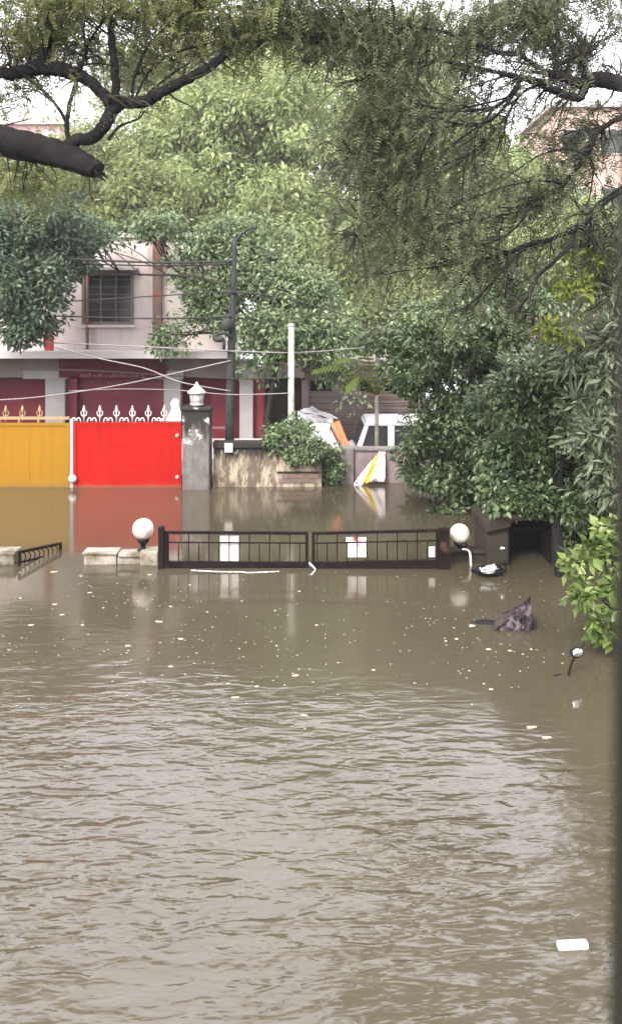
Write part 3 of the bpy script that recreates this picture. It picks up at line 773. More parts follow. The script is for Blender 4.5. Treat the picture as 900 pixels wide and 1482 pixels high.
# ------------------------------------------------------------------ poles and cables
YP = 17.0
up_ = empty('utility_pole', (P(332, 640, YP).x, YP, WB), 'dark leaning utility pole with a curved lamp arm above the wall', 'utility pole')
pts, rad = smooth([(P(331, 640, YP).x, YP, WB), P(333, 600, YP), P(336, 480, YP), P(340, 347, YP)], [.10, .09, .072, .038], 6)
MB().tube(pts, rad, 10).build('shaft', 'pole_dark', up_)
pts, rad = smooth([P(339.5, 352, YP), P(343, 346, YP), P(357, 333, YP), P(373, 327, YP)], [.034, .034, .028, .02], 3)
MB().tube(pts, rad, 8).build('lamp_arm', 'pole_dark', up_)
MB().ball(P(371, 329, YP), .035, 10, 1.8, 1, .6).build('lamp_head', 'pole_dark', up_)
MB().bar(P(326, 423, YP - .06), P(352, 422, YP - .06), .05, .05).build('cross_arm', 'pole_dark', up_)
MB().ball(P(329, 470, YP - .14), .12, 12, 1.0, .8, 1.1).build('junction_drum', 'pole_dark', up_)
q = MB(); q.tube(smooth([P(334, 488, YP - .1), P(325, 482, YP - .2), P(314, 485, YP - .2), P(310, 492, YP - .2)], [.035] * 4, 4)[0], .035, 7)
q.ball(P(317, 491, YP - .2), .09, 10, 1.3, .8, .7); q.tube([P(325, 492, YP - .2), P(324, 506, YP - .2)], .03, 6)
q.build('bracket', 'pole_dark', up_)
wp = empty('post', (P(421, 640, 16.7).x, 16.7, WB), 'slender greenish white post rising from the creeper on the wall', 'post')
MB().tube([(P(421, 640, 16.7).x, 16.7, WB), P(421.5, 472, 16.7)], [.066, .056], 10).build('shaft', 'pole_white', wp)
MB().ball(P(421.5, 471, 16.7), .07, 10, 1, 1, .6).build('cap', 'pole_white', wp)

def cable(label, pts, r, mat):
    q = MB(); p_, _r = smooth([P(*a) for a in pts], [r] * len(pts), 8); q.tube(p_, r, 5)
    tag(q.build('overhead_cable', mat), label, 'cable', 'overhead cables along the lane')
YC = 17.3
cable('upper dark overhead cable crossing just above the house window', [(-90, 368, YC), (100, 375, YC), (232, 380, YC), (338, 378, YP)], .022, 'cable')
cable('second dark cable close below the upper one above the house window', [(-90, 376, YC + .1), (100, 381.5, YC + .1), (232, 384.5, YC + .1), (338, 382, YP + .1)], .014, 'cable')
cable('cable crossing the middle of the house window and on past the pole', [(-90, 445, YC), (100, 436, YC), (232, 428, YC), (338, 423, YP - .1), (420, 434, YP), (520, 462, YP + .5)], .013, 'cable')
cable('cable passing along the sill of the house window', [(-90, 452, YC), (100, 458, YC), (232, 461, YC), (335, 458, YP - .1)], .016, 'cable')
cable('pale cable running along the edge of the balcony slab', [(-90, 489, YC), (100, 497, YC), (232, 503, YC), (334, 508, YP - .12), (440, 510, YP), (560, 500, YP + 1)], .013, 'cable_grey')
cable('pale cable sagging down across the maroon fascia to the lantern', [(80, 503, YC), (150, 520, YC), (210, 533, YC - .2), (262, 553, YC - .5), (334, 566, YP - .1)], .013, 'cable_grey')
cable('pale cable sagging low over the yellow gate and up past the maroon shutter', [(-90, 582, YC), (30, 577, YC), (120, 566, YC), (200, 552, YC), (334, 522, YP - .1)], .014, 'cable_grey')
cable('straight dark cable strung under the balcony slab to the white post', [(30, 534, YC), (140, 537, YC), (240, 543, YC), (334, 548, YP - .1), (421, 547, 16.65)], .012, 'cable')
cable('low grey cable strung across the maroon shutter', [(100, 566, YC + .5), (180, 563, YC + .5), (260, 565, YC + .2), (334, 571, YP - .1), (420, 569, 16.65)], .011, 'cable_grey')

# ================================================================== BLACK DRIVEWAY GATE IN THE FLOOD
YK = 10.9
kx = lambda px: (px - CX) * YK / F
kz = lambda py: H - (py - HOR) * YK / F
tag(MB().box(kx(230), kx(238), YK - .05, YK + .05, WB, kz(762)).build('gate_post', 'gate_iron', bevel=.006), 'dark iron post at the globe lamp end of the black gate', 'post')
tag(MB().box(kx(635), kx(649), YK - .06, YK + .06, WB, kz(765)).build('gate_post', 'gate_iron', bevel=.006), 'thick dark iron post at the end near the brown shelter', 'post')

def iron_leaf(label, xa, xb, ya, yb, bars, skew):
    """leaf of bars; ya, yb: top pixel at its two ends"""
    r = empty('driveway_gate', (kx((xa + xb) / 2), YK, WB), label, 'gate')
    top = lambda x: kz(ya + (yb - ya) * (x - xa) / (xb - xa))
    Yx = lambda x: YK + skew * (x - xa) / (xb - xa)
    tl, tr = Vector((kx(xa), Yx(xa), top(xa))), Vector((kx(xb), Yx(xb), top(xb)))
    dn = lambda v_, d: v_ - Vector((0, 0, d))
    MB().bar(tl, tr, .034, .034).build('top_rail', 'gate_iron', r)
    MB().bar(dn(tl, .125), dn(tr, .125), .016, .016).build('mid_rail', 'gate_iron', r)
    MB().bar(dn(tl, .40), dn(tr, .40), .075, .04).build('lower_rail', 'gate_iron', r)
    MB().box(kx(xa), kx(xb), YK - .006 + min(0, skew), YK + .006 + min(0, skew), WB + .05, .02).build('lower_panel', 'gate_iron', r)
    for x in (xa, xb):
        a = Vector((kx(x), Yx(x), top(x))); s = .0172 if x == xa else -.0172
        MB().bar(a + Vector((s, 0, -.018)), Vector((a.x + s, a.y, WB + .05)), .038, .038).build('stile', 'gate_iron', r)
    for k, x in enumerate(bars):
        full = k % 2 == 0
        a = Vector((kx(x), Yx(x) + .001, top(x) - (.016 if full else .125)))
        MB().bar(a, dn(Vector((a.x, a.y, top(x))), .37), .013, .013).build('bar', 'gate_iron', r)
    return r
iron_leaf('black iron gate leaf carrying the white board, nearer the leaning grille', 239, 446, 770.5, 772.5, [244 + 14.6 * k for k in range(14)], 0.03)
iron_leaf('black iron gate leaf carrying the small pink notice', 451.5, 634, 772, 767, [459 + 14.4 * k for k in range(13)], -0.03)
MB_l = MB(); MB_l.tube(smooth([P(447, 815, YK - .03), P(451, 818, YK - .06), P(457, 825, YK - .08)], [.02, .02, .012], 4)[0], .016, 6)
tag(MB_l.build('gate_chain', 'chrome'), 'pale chain hanging where the two black gate leaves meet', 'chain')
tag(MB().box(kx(318), kx(345), YK + .05, YK + .062, kz(816), kz(777)).build('notice_board', 'board_white', bevel=.003), 'plain white board hung behind the bars of the black gate', 'board')
nb = empty('notice', (kx(516), YK + .05, kz(808)), 'small faded pink and white notice behind the gate bars', 'notice')
MB().box(kx(503), kx(530), YK + .05, YK + .06, kz(808), kz(788)).build('white_field', 'board_white', nb)
MB().box(kx(501), kx(530), YK + .05, YK + .058, kz(787.8), kz(779)).build('pink_header', 'board_pink', nb)
MB().box(kx(512), kx(518), YK + .042, YK + .048, kz(784), kz(778)).build('red_mark', 'red_trim', nb)
tag(MB().box(kx(621), kx(630), YK + .05, YK + .07, kz(808), kz(793)).build('junction_box', 'board_white', bevel=.004), 'little white box behind the last bars of the black gate', 'box')

# ------------------------------------------------------------------ low compound wall with globe lamps
YW = 11.15
wx_ = lambda px: (px - CX) * YW / F
wz_ = lambda py: H - (py - HOR) * YW / F
lw = empty('compound_wall', (wx_(180), YW, WB), 'low flooded cream wall under the globe lamp beside the black gate', 'wall')
MB().box(wx_(125), wx_(171), YW - .1, YW + .1, WB, wz_(799)).build('wall_block', 'lowwall', lw, .012)
MB().box(wx_(123), wx_(173), YW - .13, YW + .13, wz_(799), wz_(796)).build('coping', 'lowwall', lw, .008)
MB().box(wx_(171) + .002, wx_(205), YW - .07, YW + .08, WB, wz_(803)).build('wall_block', 'lowwall', lw, .012)
MB().box(wx_(174), wx_(214), YW - .11, YW + .11, wz_(802.8), wz_(797.5)).build('coping', 'lowwall', lw, .008)
MB().box(wx_(205) + .002, wx_(231), YW - .13, YW + .12, WB, wz_(794)).build('pier', 'lowwall', lw, .015)
lw2 = empty('compound_wall', (wx_(0), YW, WB), 'stub of low whitewashed wall at the leaning grille', 'wall')
MB().box(wx_(-60), wx_(25), YW - .12, YW + .12, WB, wz_(799)).build('wall_block', 'lowwall', lw2, .015)
MB().box(wx_(-62), wx_(27), YW - .14, YW + .14, wz_(799), wz_(795)).build('coping', 'lowwall', lw2, .008)
# small leaning grille
gr = empty('side_gate', (wx_(58), YW, WB), 'small dark side gate leaning out of the water by the wall stub', 'gate')
A, B = P(29, 799, 11.0), P(88, 786.5, 11.75); dz = Vector((0, 0, -.13))
MB().bar(A, B, .028, .028).build('top_rail', 'gate_iron', gr)
MB().bar(A + dz, B + dz, .02, .02).build('mid_rail', 'gate_iron', gr)
for e in (A, B): MB().bar(e + Vector((0, 0, .012)), Vector((e.x, e.y, WB + .05)), .034, .034).build('stile', 'gate_iron', gr)
for k in range(1, 9):
    a = A.lerp(B, k / 9); b = A.lerp(B, (k - .5) / 9)
    MB().tube(smooth([a + dz, a + dz * .55 + Vector((.02, 0, 0)), a + dz * .25, b + dz * .1], [.008] * 4, 3)[0], .008, 5).build('scroll', 'gate_iron', gr)
    MB().bar(a + dz, Vector((a.x, a.y, -.3)), .012).build('bar', 'gate_iron', gr)

def globe(label, px, py, Y, rpx, base_py, tilt=0):
    c = P(px, py, Y); r_ = rpx * Y / F
    e = empty('globe_lamp', (c.x, Y, P(0, base_py, Y).z), label, 'lamp', 'globe lamps at the ends of the black gate')
    MB().ball(c, r_, 28).build('globe', 'globe', e)
    zb_ = P(0, base_py, Y).z; d = c.z - r_ - zb_
    MB().lathe((c.x, Y, c.z - r_ * .93), [(r_ * .52, -.012), (r_ * .56, -.004), (r_ * .52, .012)], 20).build('collar', 'gate_iron', e)
    MB().lathe((c.x, Y, zb_), [(.075, 0), (.07, .012), (.035, .02), (.032, d * .45), (.075, d * .85), (.085, d + .02), (.06, d + .03)], 16).build('holder', 'black_plastic', e)
    return e
globe('white globe lamp on the low wall at the board end of the black gate', 207.5, 765.5, YW, 15.5, 796)
g2 = globe('cream globe lamp on a bent white pipe near the brown shelter', 665, 772, YW - .1, 14.2, 797)
q = MB(); q.tube(smooth([P(663, 797, YW - .1), P(672, 795, YW - .12), P(679, 799, YW - .13), P(681, 815, YW - .13), P(681, 840, YW - .13)], [.014] * 5, 5)[0], .014, 8)
q.build('bent_pipe', 'board_white', g2)
q = MB(); q.ball(P(672, 789, YW - .22), .035, 8, 1.3, .8, .8); q.build('switch', 'black_plastic', g2)
lw3 = empty('compound_wall', (wx_(677), YW + .1, WB), 'low dark brown wall between the black gate and the brown shelter', 'wall')
MB().box(wx_(649) + .004, wx_(722), YW - .02, YW + .2, WB, wz_(800)).build('wall_block', 'booth', lw3, .012)
MB().box(wx_(650), wx_(722), YW - .06, YW + .23, wz_(800), wz_(796.5)).build('coping', 'booth', lw3, .01)

# ------------------------------------------------------------------ brown shelter with dark opening
YS = 11.0
sx = lambda px: (px - CX) * YS / F
sz = lambda py: H - (py - HOR) * YS / F
st = empty('shelter', (sx(758), YS + .5, WB), 'low brown shelter with dark open front half drowned under the tree', 'shelter')
MB().box(sx(704), sx(736), YS, YS + .9, WB, sz(765)).build('side_wall', 'booth', st, .02)
MB().box(sx(799), sx(811), YS, YS + .9, WB, sz(765)).build('side_wall', 'booth', st, .02)
MB().box(sx(736) + .002, sx(799) - .002, YS + .75, YS + .9, WB, sz(765)).build('back_wall', 'booth_shade', st)  # coloured near black as painted shade
ro = [(sx(701), sz(770)), (sx(701), sz(757)), (sx(708), sz(750)), (sx(725), sz(745.5)), (sx(760), sz(743.5)), (sx(795), sz(745)), (sx(812), sz(750)), (sx(815), sz(757)), (sx(814), sz(766)), (sx(799), sz(762)), (sx(796), sz(754)), (sx(770), sz(752)), (sx(740), sz(753)), (sx(736), sz(762))]
MB().prism([(a, b + .003) for a, b in ro], YS - .08, YS + .95).build('roof', 'booth', st, .02)
MB().box(sx(736) + .002, sx(736) + .012, YS + .012, YS + .748, WB, sz(765)).build('shade_panel', 'booth_shade', st)  # inner panels added to blacken the opening
MB().box(sx(799) - .012, sx(799) - .002, YS + .012, YS + .748, WB, sz(765)).build('shade_panel', 'booth_shade', st)
MB().box(sx(738), sx(797), YS + .1, YS + .74, sz(770), sz(766)).build('shade_ceiling', 'booth_shade', st)  # same painted shade overhead

# ------------------------------------------------------------------ drowned two-wheelers
sc = empty('scooter', (P(708, 830, 10.6).x, 10.6, WB), 'drowned scooter showing only its shiny headlamp and handlebar before the shelter', 'scooter')
c0 = P(708, 825, 10.6)
MB().ball(c0 + Vector((0, .02, -.01)), .15, 18, 1.25, .9, .42).build('cowl', 'black_plastic', sc)
MB().ball(c0 + Vector((-.04, -.10, .012)), .06, 14, 1.4, .6, .5).build('headlamp', 'clear', sc)
MB().sheet(crumple([(693, 822, 10.47), (716, 815, 10.55), (722, 824, 10.46), (697, 829, 10.42)], 9, 5, .02, 9)).build('visor', 'chrome', sc)
MB().tube(smooth([c0 + Vector((.06, .03, .03)), c0 + Vector((.17, .06, .06)), c0 + Vector((.27, .10, .055))], [.014] * 3, 4)[0], .02, 8).build('handlebar_grip', 'black_plastic', sc)
MB().tube(smooth([c0 + Vector((-.06, .03, .02)), c0 + Vector((-.15, .05, .0)), c0 + Vector((-.21, .08, -.03))], [.014] * 3, 4)[0], .02, 8).build('handlebar_grip', 'black_plastic', sc)
MB().tube([c0 + Vector((0, .05, -.02)), Vector((c0.x, 10.85, WB + .3))], .05, 8).build('steering_column', 'black_plastic', sc)
mr_ = empty('mirror', (P(730, 795, 10.7).x, 10.7, 0), 'tiny bright mirror glint against the dark shelter wall', 'mirror')
MB().ball(P(727, 794, 10.7), .028, 10, 1.2, .5, .9).build('glass', 'chrome', mr_)
MB().tube([P(729, 796, 10.71), (P(733, 800, 10.71).x, 10.71, -.25)], .008, 6).build('stalk', 'black_plastic', mr_)

mc = empty('motorcycle', (P(735, 905, 8.9).x, 8.9, WB), 'drowned motorcycle with its seat awash and purple-brown sheet over the bars', 'motorcycle')
MB().ball(P(703, 905, 8.98), .16, 20, 1.3, .6, .32).build('seat', 'black_plastic', mc)
MB().ball(P(683, 906, 8.88), .03, 12, 1.3, .7, .5).build('tail_lamp', 'chrome', mc)
MB().ball(P(735, 912, 9.0), .22, 16, 1.0, .6, .42).build('fuel_tank', 'black_plastic', mc)
peak = P(762, 869, 8.95)
MB().sheet(crumple([(712, 899, 8.82), (764, 868, 8.90), (760, 884, 8.80), (716, 912, 8.74)], 15, 5, .025, 1)).build('sheet_fold', 'tarp_brown', mc)
MB().sheet(crumple([(722, 902, 8.80), (758, 879, 8.82), (760, 912, 8.74), (722, 918, 8.74)], 13, 6, .03, 2)).build('sheet', 'tarp_purple', mc)
MB().sheet(crumple([(742, 884, 8.79), (766, 869, 8.86), (773, 918, 8.72), (742, 922, 8.70)], 13, 9, .04, 3)).build('sheet_flap', 'tarp_purple', mc)
MB().sheet(crumple([(764, 868, 8.90), (712, 899, 8.84), (716, 905, 9.15), (772, 906, 9.15)], 13, 7, .03, 5)).build('sheet_back', 'tarp_purple', mc)
MB().bar(peak + Vector((.02, .02, -.06)), peak + Vector((.035, .02, .03)), .014).build('lever', 'black_plastic', mc)
m3 = empty('mirror', (P(823, 978, 7.65).x, 7.65, 0), 'round chrome motorcycle mirror on a stalk poking from the water', 'mirror')
cm = P(834, 944, 7.62)
Mr = Matrix.Rotation(R(20), 3, 'Z') @ Matrix.Rotation(R(78), 3, 'X')
Ms = Mr @ Matrix.Diagonal((1.25, .85, 1))
MB().lathe(cm, [(.02, -.03), (.048, -.02), (.056, .0), (.052, .012), (.045, .013)], 18, Ms).build('housing', 'black_plastic', m3)
MB().lathe(cm + Mr @ Vector((0, 0, .0135)), [(.040, 0), (.040, .003)], 18, Ms).build('glass', 'mirror', m3)
MB().tube(smooth([cm + Vector((-.01, .02, -.04)), P(826, 962, 7.65), P(821, 985, 7.66), Vector((P(820, 985, 7.66).x, 7.7, -.5))], [.009] * 4, 4)[0], .009, 7).build('stalk', 'black_plastic', m3)
MB().ball(P(822, 979, 7.7) + Vector((.02, 0, -.02)), .10, 14, 1.7, .8, .34).build('handlebar_clamp', 'black_plastic', m3)
MB().tube(smooth([P(816, 980, 7.68), P(806, 979, 7.66), P(797, 982, 7.64)], [.02] * 3, 4)[0], .02, 8).build('grip', 'black_plastic', m3)
MB().tube(smooth([cm + Vector((.03, 0, .03)), cm + Vector((.06, 0, .07)), cm + Vector((.08, .02, .05))], [.006] * 3, 4)[0], .006, 6).build('cable_loop', 'black_plastic', m3)

# ================================================================== TREES
# far trees behind the house and garage
broad_tree('tree', 'large bright yellow-green tree rising behind the utility pole', (P(330, 560, 40).x, 40, WB), P(335, 400, 40), .45,
           [((320, 200, 39, 120, 95, 3.2), 230), ((225, 260, 40, 85, 75, 3.0), 110), ((405, 190, 39, 90, 95, 3.0), 150), ((330, 330, 38, 130, 90, 2.6), 180), ((430, 330, 38, 80, 110, 2.6), 130)],
           'leaf_lime', .27, .115, 170, .95, droop=.45, up=.4)
broad_tree('tree', 'broad green tree standing over the garage roof', (P(560, 560, 42).x, 42, WB), P(565, 400, 42), .40,
           [((560, 240, 42, 120, 120, 3.2), 190), ((520, 390, 40, 110, 90, 2.8), 140), ((660, 330, 42, 110, 120, 3.2), 170), ((640, 190, 43, 90, 70, 2), 80), ((470, 470, 37, 90, 50, 2), 110), ((590, 450, 38, 90, 55, 2), 110), ((690, 450, 39, 80, 50, 2), 90)],
           'leaf_fern', .27, .115, 160, .95, droop=.4)
broad_tree('tree', 'pale green tree behind the drooping branches near the salmon block', (P(790, 560, 40).x, 40, WB), P(790, 440, 40), .35,
           [((770, 360, 40, 115, 100, 3), 150), ((860, 380, 39, 70, 90, 2.6), 100), ((740, 250, 41, 50, 40, 1.5), 30)], 'leaf_lime', .27, .115, 140, .95)
broad_tree('tree', 'grey-green tree rising behind the roof of the pink house', (P(60, 540, 36).x, 36, WB), P(70, 330, 36), .36,
           [((20, 270, 36, 90, 55, 2.2), 90), ((110, 250, 36, 80, 60, 2), 100), ((190, 290, 35, 80, 60, 2), 110), ((100, 330, 34, 110, 30, 1.4), 60)], 'leaf_fern', .25, .105, 150, .85)
broad_tree('tree', 'tall hazy tree closing the view at the top between the two overhangs', (P(470, 540, 58).x, 58, WB), P(470, 260, 58), .5,
           [((440, 90, 58, 130, 70, 3.4), 130), ((580, 100, 58, 110, 80, 3.4), 110), ((330, 90, 58, 90, 50, 3), 60), ((200, 110, 60, 90, 50, 3), 60)], 'leaf_fern', .36, .15, 130, 1.4)
# dark tree before the house, at the left edge
broad_tree('tree', 'dark dense tree hanging before the pale house at the left edge', (P(-110, 640, 17.4).x, 17.4, WB), P(-80, 400, 17.4), .18,
           [((25, 330, 17.6, 80, 45, 1.0), 70), ((45, 400, 17.4, 58, 65, .9), 80), ((96, 345, 17.8, 24, 35, .5), 14), ((35, 470, 17.2, 45, 26, .4), 18), ((-40, 380, 17.4, 60, 80, 1), 40)],
           'leaf_dark', .125, .055, 130, .36)
# leafy tree around the white post
broad_tree('tree', 'leafy tree with pale glinting leaves around the white post', (P(400, 640, 18.3).x, 18.3, WB), P(402, 520, 18.3), .065,
           [((395, 480, 18.2, 60, 60, .8), 75), ((305, 445, 18.6, 50, 55, .5), 40), ((470, 500, 18.4, 50, 55, .7), 60), ((370, 410, 18.6, 75, 40, .7), 50), ((440, 420, 18.8, 60, 40, .7), 40), ((300, 362, 18.8, 52, 42, .5), 40), ((215, 330, 18.8, 50, 14, .3), 20), ((125, 338, 18.9, 45, 12, .3), 16), ((345, 340, 18.9, 60, 35, .5), 36), ((248, 485, 18.6, 18, 26, .2), 8)],
           'leaf_mid', .115, .055, 80, .38, bark='twig')
# leafy masses on the far bank to the right
broad_tree('tree', 'dense blue-green tree overhanging the water on the far bank', (P(690, 700, 14.9).x, 14.9, WB), P(685, 600, 14.9), .10,
           [((615, 510, 15, 70, 65, .8), 100), ((690, 490, 15, 90, 70, .9), 130), ((662, 620, 14.6, 66, 65, .7), 110), ((720, 610, 14.6, 80, 75, .7), 120), ((680, 700, 14.3, 70, 28, .5), 55), ((596, 545, 14.9, 26, 45, .4), 20), ((740, 440, 15.2, 90, 35, .6), 50)],
           'leaf_blue', .098, .050, 130, .25, up=.9, shell=.3)
broad_tree('tree', 'slim forked tree with glossy leaves leaning over the brown shelter', (P(817, 838, 10.5).x, 10.5, WB), P(803, 738, 10.9), .075,
           [((760, 660, 11.6, 60, 55, .6), 90), ((840, 640, 11.4, 65, 70, .7), 110), ((780, 560, 12, 90, 70, .8), 120), ((860, 540, 11.6, 60, 60, .6), 70), ((835, 718, 11.2, 55, 28, .4), 50), ((870, 760, 11.6, 40, 50, .4), 40), ((765, 722, 11.05, 52, 8, .25), 18), ((838, 745, 11.0, 24, 18, .22), 12), ((745, 708, 11.4, 45, 28, .3), 40)],
           'leaf_blue', .088, .045, 125, .21, bark='bark_dark', up=.9, shell=.3)
# young palm behind the wall
pm = empty('palm', (P(545, 640, 17.3).x, 17.3, WB), 'small bright green palm with arching fronds over the van', 'palm')
c0 = P(545, 572, 17.3)
MB().tube([(c0.x, 17.3, WB), c0], [.05, .035], 8).build('trunk', 'bark_grey', pm)
for k, (ex, ey, dy) in enumerate(((455, 535, -.3), (490, 520, .2), (520, 505, -.2), (552, 500, .1), (580, 512, -.3), (600, 540, .2), (500, 560, -.5))):
    e = P(ex, ey, 17.2 + dy * .6); mid = c0.lerp(e, .55) + Vector((0, 0, .28))
    pts, rad = smooth([c0, mid, e], [.016, .01, .004], 9)
    mbf = MB(); mbf.tube(pts, rad, 5)
    for i in range(2, len(pts)):
        d = (pts[i] - pts[i - 1]).normalized(); sd_ = d.cross(Vector((0, 0, 1))).normalized()
        for s in (-1, 1):
            L_ = .32 * (1 - abs(i / len(pts) - .45))
            tip = pts[i] + sd_ * s * L_ + d * L_ * .6 - Vector((0, 0, L_ * .5))
            wv = d * .022; mbf.add([pts[i] - wv, pts[i] + wv, pts[i].lerp(tip, .6) + wv, tip, pts[i].lerp(tip, .6) - wv], [(0, 1, 2, 3, 4)])
    mbf.build('frond', 'leaf_fresh', pm)
# creeper over the wall
broad_tree('creeper', 'bushy creeper spilling over the stained wall below the white post', (P(440, 690, 16.4).x, 16.4, WB), P(440, 640, 16.3), .05,
           [((418, 628, 16.3, 26, 18, .3), 30), ((450, 654, 16.1, 30, 12, .22), 26), ((480, 676, 16.25, 9, 24, .15), 14), ((440, 656, 15.97, 40, 7, .1), 12), ((400, 640, 16.1, 16, 9, .15), 8)],
           'leaf_mid', .085, .042, 110, .17, cat='creeper')
# hedge plants at the far edge of the water, right
for k, (px, py, Y, hpx) in enumerate(((600, 690, 15.6, 22), (648, 716, 14.9, 20), (672, 722, 14.7, 18))):
    broad_tree('bank_plant', ('small plant at the foot of the mauve wall beside the banner', 'reddish-stemmed plant on the far bank under the blue-green tree', 'last little plant on the far bank before the shelter')[k],
               (P(px, 0, Y).x, Y, WB), P(px, py, Y), .03, [((px, py - hpx * .3, Y, hpx, hpx * .7, .2), 12)], 'leaf_dark', .10, .05, 50, .16, cat='plant', group='plants along the far bank')

# bright shrub reaching in at the right
def shrub(label, base, sprigs, leaf, ln, wd, per, crad):
    r = empty('shrub', base, label, 'shrub'); mb = MB(); C = []
    for q in sprigs:
        c_ = P(*q); branch_to(mb, base, c_, .018, .005, 6, .08); C.append(c_)
        for _ in range(4):
            d = Vector(rand_dir(1)[0]) * crad * .9; branch_to(mb, c_, c_ + d, .005, .002, 4); C.append(c_ + d * .7)
    mb.build('stems', 'twig', r)['kind'] = 'stuff'
    C = np.array([tuple(c) for c in C])
    leaf_object('leaves', leaf, *clump_leaves(C, np.full(len(C), crad), per, ln, wd, .9, .15, .7), r)
shrub('bright yellow-green big-leaved shrub leaning in beside the drowned motorcycle', P(935, 900, 8.3) + Vector((0, 0, -.6)),
      [(850, 800, 8.6), (872, 775, 8.7), (835, 815, 8.5), (885, 810, 8.5), (852, 852, 8.3), (840, 862, 8.2), (885, 850, 8.3), (862, 905, 8.1), (880, 915, 8.1), (895, 890, 8.1), (890, 760, 8.8)],
      'leaf_yellow', .12, .066, 10, .10)
shrub('pale glossy shrub with long leaves at the right edge above the shelter', P(960, 800, 9.4) + Vector((0, 0, -.6)),
      [(850, 590, 9.6), (880, 570, 9.5), (870, 620, 9.4), (895, 640, 9.3), (845, 640, 9.6), (885, 670, 9.3), (870, 690, 9.4), (895, 600, 9.3), (900, 710, 9.2)],
      'leaf_long', .15, .045, 26, .17)
shrub('long-leaved bough glinting pale below the drooping branches at the right', P(985, 520, 9.6) + Vector((0, 0, -.9)),
      [(840, 350, 9.7), (870, 330, 9.6), (885, 370, 9.5), (850, 480, 9.7), (880, 500, 9.5), (830, 515, 9.7), (870, 540, 9.5), (895, 430, 9.4), (865, 400, 9.6), (890, 470, 9.4)],
      'leaf_long', .17, .036, 34, .18)

# -------- overhanging trees: hand-laid limbs, twigs and feathery leaves grown along them
def overhang(name, label, base, trunk_pts, trunk_rad, limbs, fills, leaf, n_side, twig_len, spray_len, pairs, ll, lw_, bark, per_twig=5, down=.5, bias=(0, 0, 0), tone_mid=.4):
    root = empty(name, base, label, 'tree')
    mb = MB(); pts, rad = smooth(trunk_pts, trunk_rad, 6); mb.tube(pts, rad, 12); mb.build('trunk', bark, root)
    anchors = []
    for L in limbs:
        q = [P(x, y, Y) for x, y, Y, r in L]; rr = [r for *_, r in L]
        pts, rad = smooth(q, rr, 9)
        for i in range(1, len(pts) - 1):
            pts[i] = pts[i] + Vector(rand_dir(1)[0]) * rad[i] * (.05 if rr[0] > .12 else .16)
            rad[i] *= (random.uniform(.975, 1.025) if rr[0] > .12 else random.uniform(.94, 1.05)) * (1.0 if rr[0] > .12 else .82)
        bm_ = MB(); ns = 14 if rr[0] > .03 else 6; bm_.tube(pts, rad, ns)
        if ns == 14:
            for i in range(len(pts)):
                for k in range(ns):
                    q = Vector(bm_.v[i * ns + k]) - pts[i]
                    bm_.v[i * ns + k] = tuple(pts[i] + q * (1 + .06 * math.sin(k * 2.7 + i * .10) + .04 * math.sin(k * 4.9 - i * .23) + random.uniform(-.02, .02)))
        if rr[-1] > .08:                                # snapped end: splinters
            for _ in range(9):
                o2 = Vector(rand_dir(1)[0]) * rad[-1] * .6; dr = (pts[-1] - pts[-2]).normalized()
                bm_.tube([pts[-1] + o2 - dr * .06, pts[-1] + o2 * .9 + dr * random.uniform(.03, .13)], [rad[-1] * .38, .006], 5)
        bm_.build('branch', bark, root)
        anchors.append((pts, rad))
    tw = MB(); O, A = [], []
    for pts, rad in anchors:
        seg = sum((pts[i + 1] - pts[i]).length for i in range(len(pts) - 1))
        n = max(1, int(seg * n_side))
        for _ in range(n):
            f = random.uniform(.25, 1) ** .8; i = min(int(f * (len(pts) - 1)), len(pts) - 2)
            if rad[i] > .06 and random.random() < .7: continue
            a = pts[i]; along = (pts[i + 1] - pts[i]).normalized()
            d = (along * .7 + Vector(rand_dir(1)[0]) * .9 + Vector(bias)).normalized()
            L_ = twig_len * random.uniform(.5, 1.4)
            e = a + d * L_ - Vector((0, 0, L_ * down * .35))
            tp_ = branch_to(tw, a, e, min(rad[i] * .6, .013), .004, 4, .08, 3)
            for _k in range(per_twig):
                s = tp_[random.randrange(2, len(tp_))]
                O.append(tuple(s)); A.append(tuple((d + Vector(rand_dir(1)[0]) * .9 - Vector((0, 0, down))).normalized()))
    for e, k in fills:
        C = fill_points(e, k)
        for c_ in C[::10]:
            near = min((q for pts, _ in anchors for q in pts[1::3]), key=lambda q: (q - Vector(c_)).length)
            branch_to(tw, near, c_, .009, .003, 4, .1, 3)
        for c_ in C:
            O.append(tuple(c_)); A.append(tuple(rand_dir(1)[0] + np.array([0, 0, -down])))
    tw.build('twigs', 'twig', root)['kind'] = 'stuff'
    leaf_object('crown', leaf, *spray_leaves(np.array(O), np.array(A), spray_len, pairs, ll, lw_, tone_mid), root)
    return root

